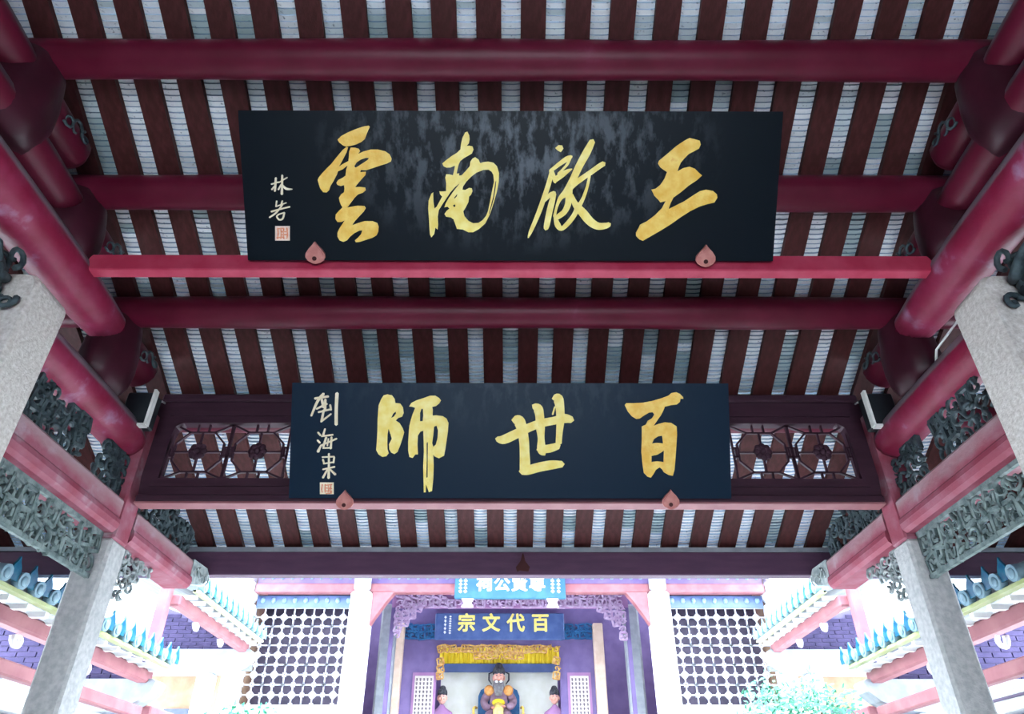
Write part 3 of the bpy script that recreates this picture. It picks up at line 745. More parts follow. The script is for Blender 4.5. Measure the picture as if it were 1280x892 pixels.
glyph_strokes(b, off2, 6.375, 610, 480, [
    [(85,436,40),(140,440,72),(250,390,74),(330,350,68),(430,312,66),(540,290,64),(620,272,74),(680,283,52)],
    [(222,285,60),(258,292,90),(282,350,84),(300,450,78),(305,550,78),(308,640,84),(300,685,70)],
    [(280,692,56),(330,685,72),(420,660,74),(520,642,72),(605,636,50)],
    [(378,172,44),(410,195,76),(424,250,70),(430,340,72),(436,430,54),(440,520,70),(460,556,36)],
    [(540,112,50),(570,115,80),(585,180,70),(590,280,64),(582,380,52),(576,470,48)],
    [(420,520,56),(500,512,66),(572,490,54)], [(545,180,12),(528,240,14)]])
b.build('gold_character', M['gold_pale'], p2)
b = MB()
glyph_outline(b, off2, 6.375, 770, 480, [(82,165),(95,150),(150,150),(230,145),(300,132),(370,112),(430,90),(455,68),(490,62),(520,75),(545,100),(548,115),(525,115),(520,140),(495,160),(450,165),(400,178),(390,205),(370,245),(345,280),(312,330),(350,315),(400,302),(450,305),(495,335),(498,400),(492,500),(485,600),(478,680),(465,727),(435,722),(395,700),(380,675),(360,660),(330,680),(310,715),(290,742),(265,735),(235,705),(225,640),(215,540),(218,430),(218,335),(250,320),(265,290),(300,270),(318,240),(305,222),(275,225),(240,245),(200,272),(175,275),(140,255),(105,215)],
    [[(298,470),(315,435),(345,415),(380,408),(388,470),(340,465)], [(295,570),(340,560),(375,540),(395,525),(392,618),(340,612),(295,618)]])
b.build('gold_character', M['gold'], p2)
for strokes in (
    [[(165,75,20),(120,130,20),(70,245,14)], [(98,112,18),(200,96,18)], [(150,118,18),(166,180,22)], [(110,192,14),(190,152,16)], [(178,120,18),(176,200,18)], [(125,217,14),(212,196,14)], [(166,200,16),(150,285,18)], [(145,290,14),(222,230,12)], [(215,160,14),(222,200,14)], [(268,72,26),(262,200,24),(262,312,24)]],
    [[(122,372,14),(142,396,14)], [(118,432,14),(137,452,14)], [(122,520,22),(146,470,12)], [(176,345,12),(162,392,16)], [(150,402,12),(236,390,14)], [(185,410,16),(163,482,16)], [(145,472,12),(265,420,14)], [(226,408,14),(220,496,16)], [(160,492,12),(226,490,12)], [(202,420,10),(194,474,10)]],
    [[(155,562,12),(246,558,12)], [(160,580,14),(170,612,12)], [(206,535,14),(206,640,16),(204,722,20)], [(165,612,12),(245,600,12)], [(247,562,14),(241,606,12)], [(160,656,12),(250,636,14)], [(198,652,14),(160,720,16)], [(214,655,12),(256,695,18)]]):
    b = MB(); glyph_strokes(b, off2, 6.15, 380, 480, strokes, .006); b.build('signature_character', M['cream'], p2)
seal(p2, off2, 6.15, 380, 480, 137, 756, 243, 846, M['cream'], M['seal'])
peach_peg(p2, f2, 434, 626, .135); peach_peg(p2, f2, 840, 625, .135)

# ------------------------------------------------------------------ courtyard side corridors
def brickwork(b, x0, x1, z0, z1, y, top=None):
    bw, bh = .24, .062; r = 0; z = z0
    while z < z1 - .02:
        x = x0 - (bw/2 if r % 2 else 0)
        while x < x1:
            a, c = max(x+.008, x0), min(x+bw-.008, x1)
            if c - a > .03 and (top is None or z < top((a+c)/2)): b.box(a, c, y-random.uniform(.014,.02), y+.02, z+.005, min(z+bh-.005, z1))
            x += bw
        z += bh; r += 1
def corridor(s, y0, y1, ze, lab):
    sd = SIDE[s]; xe, xw = s*4.0, s*6.6
    sh = f'{lab}, {sd}'
    where = f'{lab} on the {sd} of the courtyard'
    t = thing('corridor_roof', f'blue-green glazed tile eave of the {sh} side of the courtyard', 'roof', (s*4.2, (y0+y1)/2, ze-.2))
    fr = (Vector((0, y0, 0)), X*s, Z, Y)
    sl = .34
    MB().prism([(4.02, ze-.10), (6.6, ze-.10+2.58*sl), (6.6, ze+2.58*sl), (4.02, ze-.02)], fr, 0, y1-y0).build('roof_slab', M['roofgrey'], t)
    MB().box(*sorted((s*3.98, s*4.06)), y0, y1, ze-.10, ze-.07).build('eave_board', M['eave_yellow'], t)
    n = int((y1-y0)/.235); bt = None
    for i in range(n):
        y = y0 + (i+.5)*(y1-y0)/n
        if bt is None:
            b = MB(); b.tube([(xe-s*.05, y, ze-.01), (xe+s*.04, y, ze), (xe+s*1.2, y, ze+1.16*sl)], [.068, .068, .068], 10)
            b.ball((xe-s*.05, y, ze-.01), (.012, .045, .045), 8, 5)
            bt = b.build('barrel_tile', M['glaze_pale'], t)
            d = MB(); d.prism([(-.07, -.03), (.07, -.03), (.075, .03), (.05, .08), (.018, .12), (0, .16), (-.018, .12), (-.05, .08), (-.075, .03)], (Vector((xe-s*.035, y+.1175, ze-.005)), Y, Z, X*s), 0, .02)
            d.add([(xe, y+.03, ze+.02), (xe+s*1.2, y+.03, ze+.02+1.2*sl), (xe+s*1.2, y+.205, ze+.02+1.2*sl), (xe, y+.205, ze+.02)], [(0,1,2,3)])
            dt = d.build('drip_tile', M['glaze'], t); yb = y
        else:
            for src in (bt, dt):
                o = src.copy(); COL.objects.link(o); o.location = (0, y-yb, 0)
    rb = None
    m = int((y1-y0)/.26)
    for i in range(m):
        y = y0 + (i+.5)*(y1-y0)/m
        if rb is None:
            rb = MB().box(*sorted((s*4.05, s*4.5)), y-.028, y+.028, ze-.15, ze-.105).build('rafter_end', M['white'], t); yb2 = y
        else:
            o = rb.copy(); COL.objects.link(o); o.location = (0, y-yb2, 0)
    zb = ze - .265
    MB().bbox(*sorted((s*4.19, s*4.33)), y0, y1, zb, zb+.14, .02).build('corridor_beam', M['salmon'], **T(f'salmon pink beam under the eave of the {sh} side', 'beam'))
    for q in (.28, .62):
        b = MB(); yy = y0 + (y1-y0)*q
        scroll(b, Vector((s*4.25, yy, zb-.05)), Y, Z, X, .085, .8, .03, math.pi*.95, 1)
        b.build('scroll_hanger', M['white'], **T(f'white curled hanger under the beam of the {sh} side, {"nearer" if q < .5 else "farther"} of two', 'bracket', 'white curls under the corridor beams'))
    zt = 1.10 if ze < 2 else 1.14
    MB().bbox(*sorted((s*4.21, s*4.32)), y0, y1, zt, zt+.12, .015).build('corridor_rail', M['salmon'], **T(f'lower salmon pink rail of the {sh} side', 'beam'))
    # cross wall at the far end: brick over a curved white stone lintel on a white pillar
    cw = thing('cross_wall', f'violet grey brick wall and white lintel ending the {sh} side', 'wall', (s*5.4, y1, G))
    zl0, zl1 = ze-.57, ze-.22
    xa, xb = sorted((s*4.32, s*6.6)); top = lambda x: ze-.1 + (abs(x)-4.0)*sl
    MB().prism([(4.32, zl1), (6.6, zl1), (6.6, ze-.12+2.6*sl), (4.32, ze-.12+.3*sl)], (Vector((0, y1, 0)), X*s, Z, Y), 0, .2).build('mortar', M['mortar'], cw)
    b = MB(); brickwork(b, xa, xb, zl1, ze+2.6*sl-.1, y1, lambda x: top(x)-.12); b.build('brickwork', M['brick'], cw, kind='stuff')
    P = [(4.10, zl1-.03), (4.14, zl1), (6.6, zl1), (6.6, zl0), (4.75, zl0), (4.45, zl0+.03), (4.25, zl0+.12), (4.13, zl0+.22)]
    MB().prism(P, (Vector((0, y1-.1, 0)), X*s, Z, Y), 0, .3).build('lintel', M['white_stone'], cw)
    MB().bbox(*sorted((s*4.66, s*4.9)), y1-.08, y1+.16, G-.05, zl0, .02).build('pillar', M['white'], cw)
for s in (-1, 1):
    corridor(s, 5.45, 9.0, 1.72, 'near low corridor')
    corridor(s, 9.2, 12.05, 2.67, 'far tall corridor')
    sd = SIDE[s]
    MB().prism([(4.42, G-.05), (6.6, G-.05), (6.6, 3.4), (4.42, 2.5)], (Vector((0, 9.205, 0)), X*s, Z, Y), 0, .1).build('gable_wall', M['white'], **T(f'white plaster gable above the near corridor roof on the {sd}', 'wall'))
    MB().bbox(*sorted((s*4.30, s*4.42)), 9.06, 9.2, 1.9, 2.62, .01).build('corridor_post', M['salmon'], **T(f'salmon pink post at the near end of the far corridor on the {sd}', 'post'))
    # fretwork screen below the near corridor
    t = thing('fret_screen', f'grey stone key-fret screen under the near corridor on the {sd}', 'screen', (s*4.3, 7.0, G))
    MB().bbox(*sorted((s*4.2, s*4.42)), 5.3, 8.9, .86, 1.02, .015).build('coping', M['granite'], t)
    MB().box(*sorted((s*4.24, s*4.38)), 5.3, 8.9, G-.05, -.2).build('base', M['granite'], t)
    MB().box(*sorted((s*4.40, s*4.43)), 5.3, 8.9, -.2, .86).build('backing', M['slate_blue'], t)
    b = MB(); xs = s*4.30
    for i in range(12):
        for j in range(4):
            y_, z_ = 5.3+.3*i, -.2+.265*j; c = Vector((xs, y_+.15, z_+.13)); k = (i+j) % 2
            q = [(-.15,-.13),(.08,-.13),(.08,.04),(-.05,.04)] if k else [(-.15,.13),(.08,.13),(.08,-.04),(-.05,-.04)]
            P = [c + Y*a + Z*d for a, d in q]
            for p, r in zip(P, P[1:]): b.bar(p, r, .04, .05, X)
            b.bar(c + Y*.15 - Z*.13, c + Y*.15 + Z*.13, .04, .05, X)
    b.build('fretwork', M['white_stone'], t)

for s in (-1, 1):
    t = thing('side_room', f'tan wall with a grey-blue stepped door behind the far corridor on the {SIDE[s]}', 'wall', (s*5.7, 13.0, G))
    MB().box(*sorted((s*4.95, s*6.6)), 13.0, 13.15, G-.05, 2.35).build('tan_wall', M['tan'], t)
    MB().box(*sorted((s*4.5, s*6.6)), 12.1, 13.3, 2.36, 2.44).build('roof_slab', M['roofgrey'], t)  # overhead slab added to shade the tan wall and door
    MB().prism([(5.0, G), (5.9, G), (5.9, 1.55), (5.7, 1.55), (5.7, 1.72), (5.3, 1.72), (5.3, 1.55), (5.0, 1.55)], (Vector((0, 12.92, 0)), X*s, Z, Y), 0, .08).build('door', M['doorgrey'], t)
MB().tube([(4.195, 5.4, .98), (4.19, 6.3, .955), (4.195, 7.2, .965), (4.19, 8.0, .93)], .012, 6).build('cable', M['ink'], **T('thin black cable along the stone coping on the right', 'cable'))
# ------------------------------------------------------------------ main hall across the courtyard
HF = -.1
MB().box(-8, 8, 13.2, 24, G-.05, HF).build('floor_hall', M['court'], **STR)
b = MB()
b.prism([(13.1, 4.80), (17.5, 7.0), (23.5, 5.2), (23.5, 5.35), (17.5, 7.2), (13.1, 4.95)], (Vector((-5.6, 0, 0)), Y, Z, X), 0, 11.2)
b.build('ceiling_hall', M['plum'], **STR)
MB().box(-5.6, 5.6, 20.6, 20.8, HF, 5.6).build('wall_hall_back', M['violet'], **STR)
for s in (-1, 1):
    x0, x1 = sorted((s*5.3, s*5.6)); MB().box(x0, x1, 15.1, 20.8, HF, 5.2).build('wall_hall_'+SIDE[s], M['tan'], **STR)
    # white stepped gable end
    P = [(5.22, G), (6.9, G), (6.9, 5.4), (6.3, 5.75), (5.8, 5.9), (5.62, 5.7), (5.62, 4.9), (5.32, 4.6), (5.32, 4.32), (5.22, 4.28), (5.22, 4.05), (5.30, 3.95), (5.22, 3.9)]
    MB().prism(P, (Vector((0, 14.6, 0)), X*s, Z, Y), 0, .4).build('gable_end', M['white'], **T(f'white plaster gable end at the {SIDE[s]} of the far hall', 'wall'))
hb = thing('hall_beam', 'salmon pink eave beam across the front of the far hall', 'beam', (0, 14.7, 4.1))
MB().bbox(-5.2, 5.2, 14.62, 14.82, 4.09, 4.27, .02).build('timber', M['salmon'], hb)
up = thing('hall_fascia', 'violet board with pale dentils above the pink beam of the far hall', 'board', (0, 14.75, 4.3))
MB().box(-5.2, 5.2, 14.72, 14.8, 4.27, 5.6).build('board', M['violet'], up)
b = MB()
for i in range(52):
    x = -5.1+.2*i; b.ball((x, 14.71, 4.42), (.045, .03, .05), 7, 5)
b.build('dentils', M['glaze_pale'], up, kind='stuff')
for s in (-1, 1):
    sd = SIDE[s]
    t = thing('hall_column', f'white stone front column of the far hall on the {sd}', 'column', (s*3.0, 14.7, HF), 'white columns of the far hall')
    MB().bbox(s*3.0-.21, s*3.0+.21, 14.48, 14.90, HF, 4.09, .05).build('shaft', M['white'], t)
    MB().bbox(s*3.0-.17, s*3.0+.17, 14.48, 14.62, 4.09, 4.42, .05).build('cap', M['white_stone'], t)
    MB().bbox(s*2.88-.18, s*2.88+.18, 17.4, 17.76, HF, 4.6, .05).build('hall_column', M['white_stone'], **T(f'pale inner column of the far hall on the {sd}', 'column', 'white columns of the far hall'))
    MB().prism([(2.79, 4.09), (2.35, 4.09), (2.5, 3.9), (2.7, 3.6), (2.79, 3.45)], (Vector((0, 14.6, 0)), X*s, Z, Y), 0, .2).build('hall_bracket', M['salmon'], **T(f'salmon brown bracket beside the front column of the far hall on the {sd}', 'bracket'))
    # lattice screen
    t = thing('lattice_screen', f'white floral lattice screen of the far hall on the {sd}', 'screen', (s*4.2, 14.95, HF), 'white lattice screens')
    x0, x1 = sorted((s*3.22, s*5.21))
    MB().box(x0, x1, 14.92, 15.02, HF, 2.05).build('base_panel', M['white'], t)
    MB().box(x0, x1, 14.92, 15.02, 3.86, 4.1).build('top_panel', M['slate_blue'], t)
    b = MB()
    for i in range(9): b.ball((x0+.12+.22*i, 14.91, 4.0), (.05, .03, .06), 7, 5)
    b.build('dentils', M['glaze_pale'], t, kind='stuff')
    b = MB(); y = 14.96; c = .40; B = lambda p, q, w_=.034: b.bar((p[0], y, p[1]), (q[0], y, q[1]), w_, .04)
    p_ = .2; n1 = 10; n2 = 10; q_ = p_*.905; z0 = 3.86 - q_*n2
    for i in range(n1+1): B((x0+p_*i, z0), (x0+p_*i, 3.86), .02)
    for j in range(n2+1): B((x0, z0+q_*j), (x1, z0+q_*j), .02)
    for i in range(n1):
        for j in range(n2):
            cx, cz = x0+p_*i, z0+q_*j
            if i % 2 and j % 2:
                r = .07; q = [(cx-r, cz), (cx, cz+r), (cx+r, cz), (cx, cz-r)]
                for pa, pb in zip(q, q[1:]+q[:1]): B(pa, pb, .026)
                b.ball((cx, y-.01, cz), (.028, .028, .028), 6, 4)
            elif not i % 2 and not j % 2 and i:
                r, r2 = .066, .020
                b.prism([(cx+(r if k % 2 == 0 else r2)*math.cos(k*math.pi/4), cz+(r if k % 2 == 0 else r2)*math.sin(k*math.pi/4)) for k in range(8)], (Vector((0, y-.02, 0)), X, Z, Y), 0, .04)
            else:
                for ex, ez in ((1,1),(1,-1),(-1,1),(-1,-1)): B((cx, cz+ez*.0), (cx+ex*.035, cz+ez*.035), .016)
    b.build('lattice', M['lattice_white'], t)
    MB().box(x0, x1, 15.5, 15.55, HF, 4.4).build('hall_partition', M['partition'], **T(f'dark partition behind the {sd} lattice screen', 'board'))

# signs of the far hall
def sign_text(t, txt, x, y, z, size, m, tilt=0, depth=.02, bold=.008, name='painted_character'):
    cu = bpy.data.curves.new('glyph', 'FONT'); cu.body = txt; cu.size = size; cu.extrude = depth/2; cu.offset = bold*size
    cu.align_x = 'CENTER'; cu.align_y = 'CENTER'; cu.resolution_u = 4
    tmp = bpy.data.objects.new('glyph', cu); COL.objects.link(tmp)
    bpy.context.view_layer.update()
    me = bpy.data.meshes.new_from_object(tmp.evaluated_get(bpy.context.evaluated_depsgraph_get()))
    bpy.data.objects.remove(tmp)
    V0 = [v.co.copy() for v in me.vertices]; F0 = [tuple(p.vertices) for p in me.polygons]; vs = []; fs = []
    for q, (dx, dz) in enumerate(((0,0),(1,.3),(-1,-.3),(.2,1),(-.2,-1))):
        n = len(vs); vs += [v + Vector((dx*size*.022, dz*size*.022, q*.0006)) for v in V0]; fs += [tuple(i+n for i in f) for f in F0]
    me = bpy.data.meshes.new(name); me.from_pydata(vs, [], fs)
    off = total_loc(t) - Vector((0, 0, EYE))
    me.transform(Matrix.Translation(Vector((x, y, z)) - off) @ Matrix.Rotation(math.pi/2 + tilt, 4, 'X'))
    me.materials.clear(); me.materials.append(m)
    o = bpy.data.objects.new(name, me); COL.objects.link(o); o.parent = t
    return o
def tiny_column(b, x, y, z0, z1, w_, n):
    for i in range(n):
        z = z0 + (z1-z0)*(i+.5)/n; h = (z1-z0)/n*.36
        b.box(x-w_, x+w_, y-.008, y, z-h*.25, z+h*.1); b.box(x-w_*.3, x+w_*.3, y-.009, y, z-h, z+h); b.box(x-w_*.9, x+w_*.7, y-.0085, y, z+h*.55, z+h*.9)
t = thing('teal_sign', 'teal signboard with white characters hung on the pink beam of the far hall', 'sign', (0, 14.5, 3.93))
MB().bbox(-1.12, 1.12, 14.46, 14.54, 3.92, 4.52, .02).build('board', M['teal_board'], t)
for i, c in enumerate('祠公賢尊'): sign_text(t, c, -.52+.355*i, 14.455, 4.20, .33, M['white'])
b = MB()
for x in (-1.0, -.9, .86, .98): tiny_column(b, x, 14.46, 4.02, 4.45, .035, 6)
b.build('small_inscription', M['white'], t, kind='stuff')
MB().box(-.9, .9, 14.53, 14.63, 4.12, 4.22).build('hanging_batten', M['plum'], t)
for s in (-1, 1): MB().prism([(s*.85-.12, 3.92), (s*.85+.12, 3.92), (s*.85+.07, 3.84), (s*.85+.12, 3.76), (s*.85-.12, 3.76), (s*.85-.07, 3.84)], (Vector((0, 14.46, 0)), X, Z, Y), 0, .06).build('clip', M['white'], t)
# carved frame inside the hall
XO = -.28
t = thing('carved_gateway', 'violet carved frame behind the teal sign inside the far hall', 'frame', (0, 16.6, 3.5))
for q in (-2.66, 2.66): MB().box(q-.04, q+.04, 16.6, 16.7, HF, 4.3).build('jamb', M['violet'], t)
MB().box(-2.7, 2.7, 16.6, 16.7, 4.30, 4.75).build('header', M['plum'], t)
MB().box(-2.7, 2.7, 16.55, 16.7, 4.72, 6.3).build('upper_panel', M['slate_blue'], t)
b = carve(MB(), Vector((-2.6, 16.56, 4.28)), X, Z, -Y, 5.2, .42, .17, .022, 77, None, .6)
for s in (-1, 1): carve(b, Vector((-2.6 if s < 0 else 2.0, 16.56, 3.6)), X, Z, -Y, .6, .75, .15, .022, 78+s, lambda u, v, s=s: (v > (u if s < 0 else 1-u)*1.1-.1), .6)
b.build('openwork', mat('lilac_openwork', (.40,.26,.42), (.55,.42,.58), .6, 12), t)
# shrine
YS = 18.3
t = thing('shrine', 'violet shrine front with inscribed ivory plates and gold fretwork around the statue', 'shrine', (XO, YS, HF))
MB().prism([(XO-2.6, HF), (XO+2.6, HF), (XO+2.6, 5.3), (XO-2.6, 5.3)], (Vector((0, YS, 0)), X, Z, Y), 0, .12, [[(XO-1.48, 1.2), (XO+1.48, 1.2), (XO+1.48, 3.82), (XO-1.48, 3.82)]]).build('front_board', M['violet'], t)
for s in (-1, 1):
    MB().bbox(XO+s*2.42-.12, XO+s*2.42+.12, YS-.3, YS-.06, HF, 4.3, .02).build('side_pillar', M['tanwood'], t)
    xp = XO + (1.93 if s > 0 else -1.76)
    MB().box(xp-.28, xp+.28, YS-.03, YS, 2.0, 3.22).build('side_panel', M['plum'], t)
    pl = MB().box(xp-.22, xp+.22, YS-.06, YS-.03, 2.0, 3.14).build('inscribed_plate', M['plate'], t)
    b = MB()
    for i in range(5): tiny_column(b, xp-.17+.085*i, YS-.06, 2.03, 3.10, .028, 12)
    b.build('inscription', M['ink'], pl, kind='stuff')
    b = carve(MB(), Vector((XO+s*1.9-.4, YS-.04, 3.98)), X, Z, -Y, .8, .34, .16, .022, 90+s, None, .7); b.build('blue_fretwork', M['robe_blue'], t)
b = carve(MB(), Vector((XO-1.48, YS-.06, 3.52)), X, Z, -Y, 2.96, .30, .15, .02, 95, lambda u, v: v > .5 or .32 < u < .68, .9)
M['fret'] = mat('old_gold_fretwork', (.45,.20,.06), (.66,.42,.14), .5, 20)
b.build('gold_fretwork', M['fret'], t)
for s in (-1, 1): carve(MB(), Vector((XO-1.48 if s < 0 else XO+1.30, YS-.06, 3.05)), X, Z, -Y, .18, .5, .15, .02, 97+s, None, .9).build('gold_fretwork', M['fret'], t)
cv = MB()
for i in range(25):
    x0 = XO-1.56+.125*i
    cv.box(x0, x0+.125, YS+1.43, YS+1.46, 3.67, 4.15)
    cv.tube([(x0+.0625, YS+1.42, 4.15), (x0+.0625, YS+1.44, 3.67)], .045, 8)
cv.build('yellow_valance', M['yellow'], t, label='gathered yellow silk valance')
MB().box(XO-1.55, XO+1.55, YS+1.38, YS+1.44, 3.48, 3.68).build('blue_band', M['slate_blue'], t)
MB().box(XO-1.5, XO+1.5, YS+1.5, YS+1.55, 1.0, 4.4).build('backdrop', M['backdrop'], t, label='pale backdrop behind the statue')
MB().box(XO-1.5, XO+1.5, YS+.15, YS+1.5, 1.0, 1.20).build('altar_shelf', M['plum'], t)
t = thing('blue_sign', 'blue signboard with gold characters above the shrine in the far hall', 'sign', (XO, YS-.3, 3.95))
MB().bbox(XO-1.55, XO+1.6, YS-.34, YS-.26, 3.90, 4.52, .02).build('board', M['blue_board'], t)
for i, c in enumerate('宗文代百'): sign_text(t, c, XO-.78+.60*i, YS-.345, 4.26, .44, M['gold_pale'])
b = MB()
for x, n in ((XO-1.30, 5), (XO-1.18, 8)): tiny_column(b, x, YS-.34, 4.02, 4.46, .03, n)
b.build('small_inscription', M['white'], t, kind='stuff')

# ------------------------------------------------------------------ seated statue and attendants
def body_skin(name, verts, edges, m, parent, root=0):
    me = bpy.data.meshes.new(name); off = total_loc(parent) - Vector((0, 0, EYE))
    me.from_pydata([Vector(v[:3]) - off for v in verts], edges, [])
    o = bpy.data.objects.new(name, me); COL.objects.link(o)
    md = o.modifiers.new('skin', 'SKIN'); 
    for i, v in enumerate(verts):
        sv = me.skin_vertices[0].data[i]; sv.radius = (v[3], v[4] if len(v) > 4 else v[3]); sv.use_root = (i == root)
    ss = o.modifiers.new('sub', 'SUBSURF'); ss.levels = 2; ss.render_levels = 2
    bpy.context.view_layer.update()
    me2 = bpy.data.meshes.new_from_object(o.evaluated_get(bpy.context.evaluated_depsgraph_get()))
    me2.name = name
    for p in me2.polygons: p.use_smooth = True
    me2.materials.clear(); me2.materials.append(m)
    bpy.data.objects.remove(o)
    o = bpy.data.objects.new(name, me2); COL.objects.link(o); o.parent = parent
    return o
def head(parent, c, k, hat=True, face_mat=None):
    hd = MB(); hd.ball(c, (.105*k, .115*k, .14*k), 16, 12)
    hd.ball(c + Vector((0, -.115*k, -.015*k)), (.02*k, .03*k, .035*k), 8, 6)
    for q in (-1, 1):
        hd.ball(c + Vector((q*.108*k, 0, -.01*k)), (.018*k, .03*k, .045*k), 8, 6)
        hd.ball(c + Vector((q*.055*k, -.085*k, -.03*k)), (.035*k, .03*k, .03*k), 8, 6)
    h = hd.build('head', face_mat or M['skin'], parent)
    for q in (-1, 1):
        e = MB()
        e.ball(c + Vector((q*.04*k, -.105*k, .02*k)), (.018*k, .01*k, .009*k), 8, 5)
        e.bar(c + Vector((q*.02*k, -.112*k, .05*k)), c + Vector((q*.07*k, -.10*k, .058*k)), .012*k, .01*k)
        e.build('eye', M['ink'], h)
    MB().ball(c + Vector((0, -.108*k, -.062*k)), (.028*k, .012*k, .009*k), 8, 5).build('mouth', M['seal'], h)
    b = MB(); b.lathe(c + Vector((0, .005, .06*k)), [(.118*k, 0), (.122*k, .05*k), (.11*k, .10*k), (.09*k, .13*k)], 18)
    b.lathe(c + Vector((0, .035*k, .16*k)), [(.075*k, 0), (.08*k, .06*k), (.05*k, .11*k), (.01*k, .12*k)], 14)
    b.build('hat', M['hat'], parent)
    return h
def hand(b, c, d, k, s):
    """palm with four fingers curled over and a thumb from its side; d points from wrist to fingers"""
    d = Vector(d).normalized(); side = d.cross(Z).normalized()*s; dn = -Z
    b.ball(c, (.045*k, .05*k, .026*k), 10, 6)
    for i, ln in enumerate((.075, .088, .082, .062)):
        p = c + d*.035*k + side*((i-1.5)*.021*k)
        b.tube([p, p + d*ln*.5*k, p + d*ln*.85*k + dn*.02*k, p + d*ln*.8*k + dn*.05*k], [.011*k, .011*k, .010*k, .008*k], 7)
    p = c - side*.04*k
    b.tube([p, p - side*.02*k + d*.03*k, p + d*.07*k - side*.008*k], [.013*k, .012*k, .009*k], 7)

k = 1.25; base = Vector((XO+.0, YS+.95, 2.30))             # statue scale; base is the seat centre
ch = thing('throne_chair', 'blue-backed chair with gold arms carrying the bearded statue', 'chair', base - Vector((0, 0, 1.3)))
b = MB(); fr = (base + Vector((0, .36, 0)), X, Z, Y)
b.prism([(-.52, -.1), (.52, -.1), (.52, .60), (.46, .74), (.3, .82), (-.3, .82), (-.46, .74), (-.52, .60)], fr, 0, .06); b.build('backrest', M['robe_blue'], ch)
MB().bbox(base.x-.55, base.x+.55, base.y-.3, base.y+.42, base.z-.16, base.z-.04, .02).build('seat', M['robe_blue'], ch)
for s in (-1, 1):
    MB().tube([base + Vector((s*.56, .4, .34)), base + Vector((s*.58, .1, .32)), base + Vector((s*.60, -.28, .24)), base + Vector((s*.60, -.30, -.1))], .03, 8).build('arm', M['gold'], ch)
    for dy in (-.27, .38): MB().bar(base + Vector((s*.5, dy, -1.3)), base + Vector((s*.5, dy, -.1)), .07, .07).build('leg', M['gold'], ch)
st_ = thing('seated_statue', 'painted statue of a seated bearded scholar in plum robe and black hat', 'statue', base - Vector((0, 0, .04)))
Vv = lambda x, y, z, r, r2=None: (base.x+x*k, base.y+y*k, base.z+z*k, r*k, (r2 or r)*k)
verts = [Vv(0,.02,.10,.21,.17), Vv(0,.02,.28,.19,.15), Vv(0,.04,.46,.20,.14), Vv(0,.04,.58,.10,.09), Vv(0,.03,.66,.055),
         Vv(.18,.04,.53,.095), Vv(.30,.0,.34,.085), Vv(.24,-.20,.22,.075), Vv(.15,-.26,.22,.05),
         Vv(-.18,.04,.53,.095), Vv(-.30,.0,.34,.085), Vv(-.24,-.20,.20,.075), Vv(-.15,-.26,.20,.05),
         Vv(.13,-.12,.06,.13), Vv(.18,-.36,.05,.12), Vv(.18,-.42,-.30,.10), Vv(-.13,-.12,.06,.13), Vv(-.18,-.36,.05,.12), Vv(-.18,-.42,-.30,.10)]
edges = [(0,1),(1,2),(2,3),(3,4),(2,5),(5,6),(6,7),(7,8),(2,9),(9,10),(10,11),(11,12),(0,13),(13,14),(14,15),(0,16),(16,17),(17,18)]
bd = body_skin('body', verts, edges, M['robe'], st_)
hc = base + Vector((0, .0, .78*k)); head(st_, hc, k*1.02)
for s in (-1, 1):
    b = MB(); b.tube([hc + Vector((s*.11*k, .06*k, .12*k)), hc + Vector((s*.2*k, .06*k, .08*k)), hc + Vector((s*.2*k, .05*k, -.04*k)), hc + Vector((s*.14*k, .04*k, -.12*k))], [.012, .022, .022, .012], 7); b.build('hat_ribbon', M['hat'], st_)
    MB().ball(base + Vector((s*.19*k, -.07*k, .53*k)), (.10*k, .07*k, .10*k), 12, 8).build('shoulder_patch', M['orange'], bd)
    b = MB(); hand(b, base + Vector((s*.10*k, -.30*k, (.21 if s > 0 else .19)*k)), (-s*.6, -.6, 0), k, s); b.build('hand', M['skin'], bd)
b = MB()
for i in range(9):
    a = (i-4)/4; b.tube([hc + Vector((a*.07*k, -.10*k, -.09*k)), hc + Vector((a*.085*k, -.16*k, -.19*k)), hc + Vector((a*.05*k, -.17*k, -.36*k))], [.026*k, .03*k, .006*k], 6)
b.build('beard', M['beard'], st_)
b = MB()
for q in (-1, 1): b.ball(hc + Vector((q*.045*k, -.13*k, -.10*k)), (.035*k, .02*k, .03*k), 8, 5)
b.build('moustache', M['white'], st_)
MB().ball(base + Vector((.0, -.17*k, .30*k)), (.13*k, .06*k, .07*k), 12, 8).build('gold_belt', M['yellow'], st_, label='gold embroidered belt')
MB().tube([base + Vector((0, -.2*k, .2*k)), base + Vector((0, -.42*k, .1*k)), base + Vector((0, -.5*k, -.3*k))], [.11*k, .10*k, .09*k], 10).build('apron', M['gold_pale'], st_)
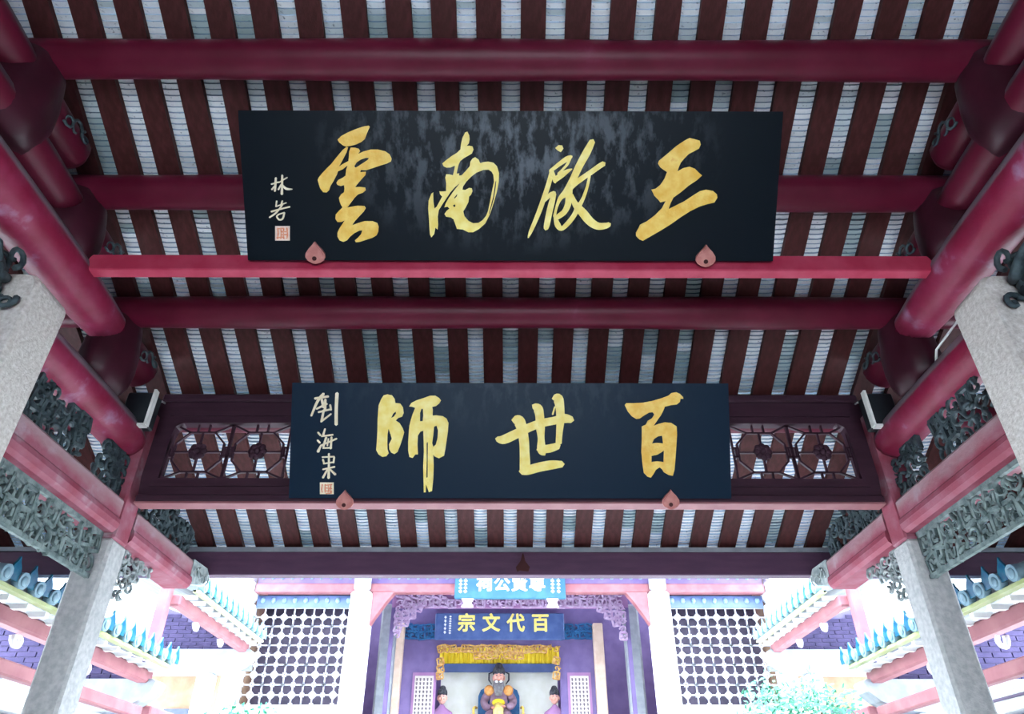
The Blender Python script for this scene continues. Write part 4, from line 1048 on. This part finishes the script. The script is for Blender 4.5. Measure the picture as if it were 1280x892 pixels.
for s, lab in ((-1, 'small attendant statue half hidden at the left edge of the shrine'), (1, 'small attendant statue half hidden at the right edge of the shrine')):
    q = Vector((XO + s*1.36, YS+.55, 1.2)); a = thing('attendant_statue', lab, 'statue', q, 'attendant statues')
    W = lambda x, y, z, r, r2=None: (q.x+x, q.y+y, q.z+z, r, r2 or r)
    body_skin('body', [W(0,0,.75,.2,.17), W(0,0,1.0,.17,.14), W(0,.0,1.22,.18,.13), W(0,0,1.34,.09), W(0,0,1.42,.05), W(.2,0,1.18,.085), W(.26,-.08,.95,.075), W(.1,-.22,.98,.05), W(-.2,0,1.18,.085), W(-.26,-.08,.95,.075), W(-.1,-.22,.98,.05), W(.1,0,.4,.15), W(.1,0,.02,.13), W(-.1,0,.4,.15), W(-.1,0,.02,.13)],
              [(0,1),(1,2),(2,3),(3,4),(2,5),(5,6),(6,7),(2,8),(8,9),(9,10),(0,11),(11,12),(0,13),(13,14)], M['plum'], a)
    head(a, q + Vector((0, -.01, 1.55)), 1.0)

# ------------------------------------------------------------------ shrubs in the courtyard
def shrub(lab, c, rx, rz, n, seed):
    rnd = random.Random(seed); c = Vector(c)
    t = thing('courtyard_tree', lab, 'tree', (c.x, c.y, G-.05))
    b = MB(); b.tube([(c.x, c.y, G-.05), (c.x+.04, c.y, G+1.2), (c.x, c.y, c.z)], [.08, .06, .03], 8)
    for i in range(7):
        a = i*.9; b.tube([(c.x+.02, c.y, c.z-.9+.1*i), (c.x+.5*rx*math.cos(a), c.y+.5*rx*math.sin(a), c.z-.3+.08*i)], [.03, .01], 6)
    b.build('trunk', M['bark'], t)
    f = MB()
    for i in range(n):
        d = Vector((rnd.gauss(0,1), rnd.gauss(0,1), rnd.gauss(0,1))).normalized(); r = rnd.uniform(.35, 1)**.6
        lump = 1 + .22*math.sin(d.x*7+seed)*math.cos(d.z*6+d.y*5)
        p = c + Vector((d.x*rx, d.y*rx, d.z*rz))*r*lump
        u = Vector((rnd.gauss(0,1), rnd.gauss(0,1), rnd.gauss(0,.6))).normalized(); v = u.orthogonal().normalized(); l = rnd.uniform(.05, .09)
        f.add([p, p+u*l*.5+v*l*.28, p+u*l, p+u*l*.5-v*l*.28], [(0,1,2,3)])
    me = bpy.data.meshes.new('foliage'); off = total_loc(t) - Vector((0,0,EYE))
    me.from_pydata([v-off for v in f.v], [], f.f); me.materials.append(M['leaf'])
    o = bpy.data.objects.new('foliage', me); COL.objects.link(o); o.parent = t; o['kind'] = 'stuff'
shrub('bright green leafy tree at the right of the courtyard', (3.35, 9.2, 1.02), .72, .55, 3200, 3)
shrub('pale green tree top at the left of the courtyard', (-3.4, 10.2, .95), .62, .42, 2200, 5)
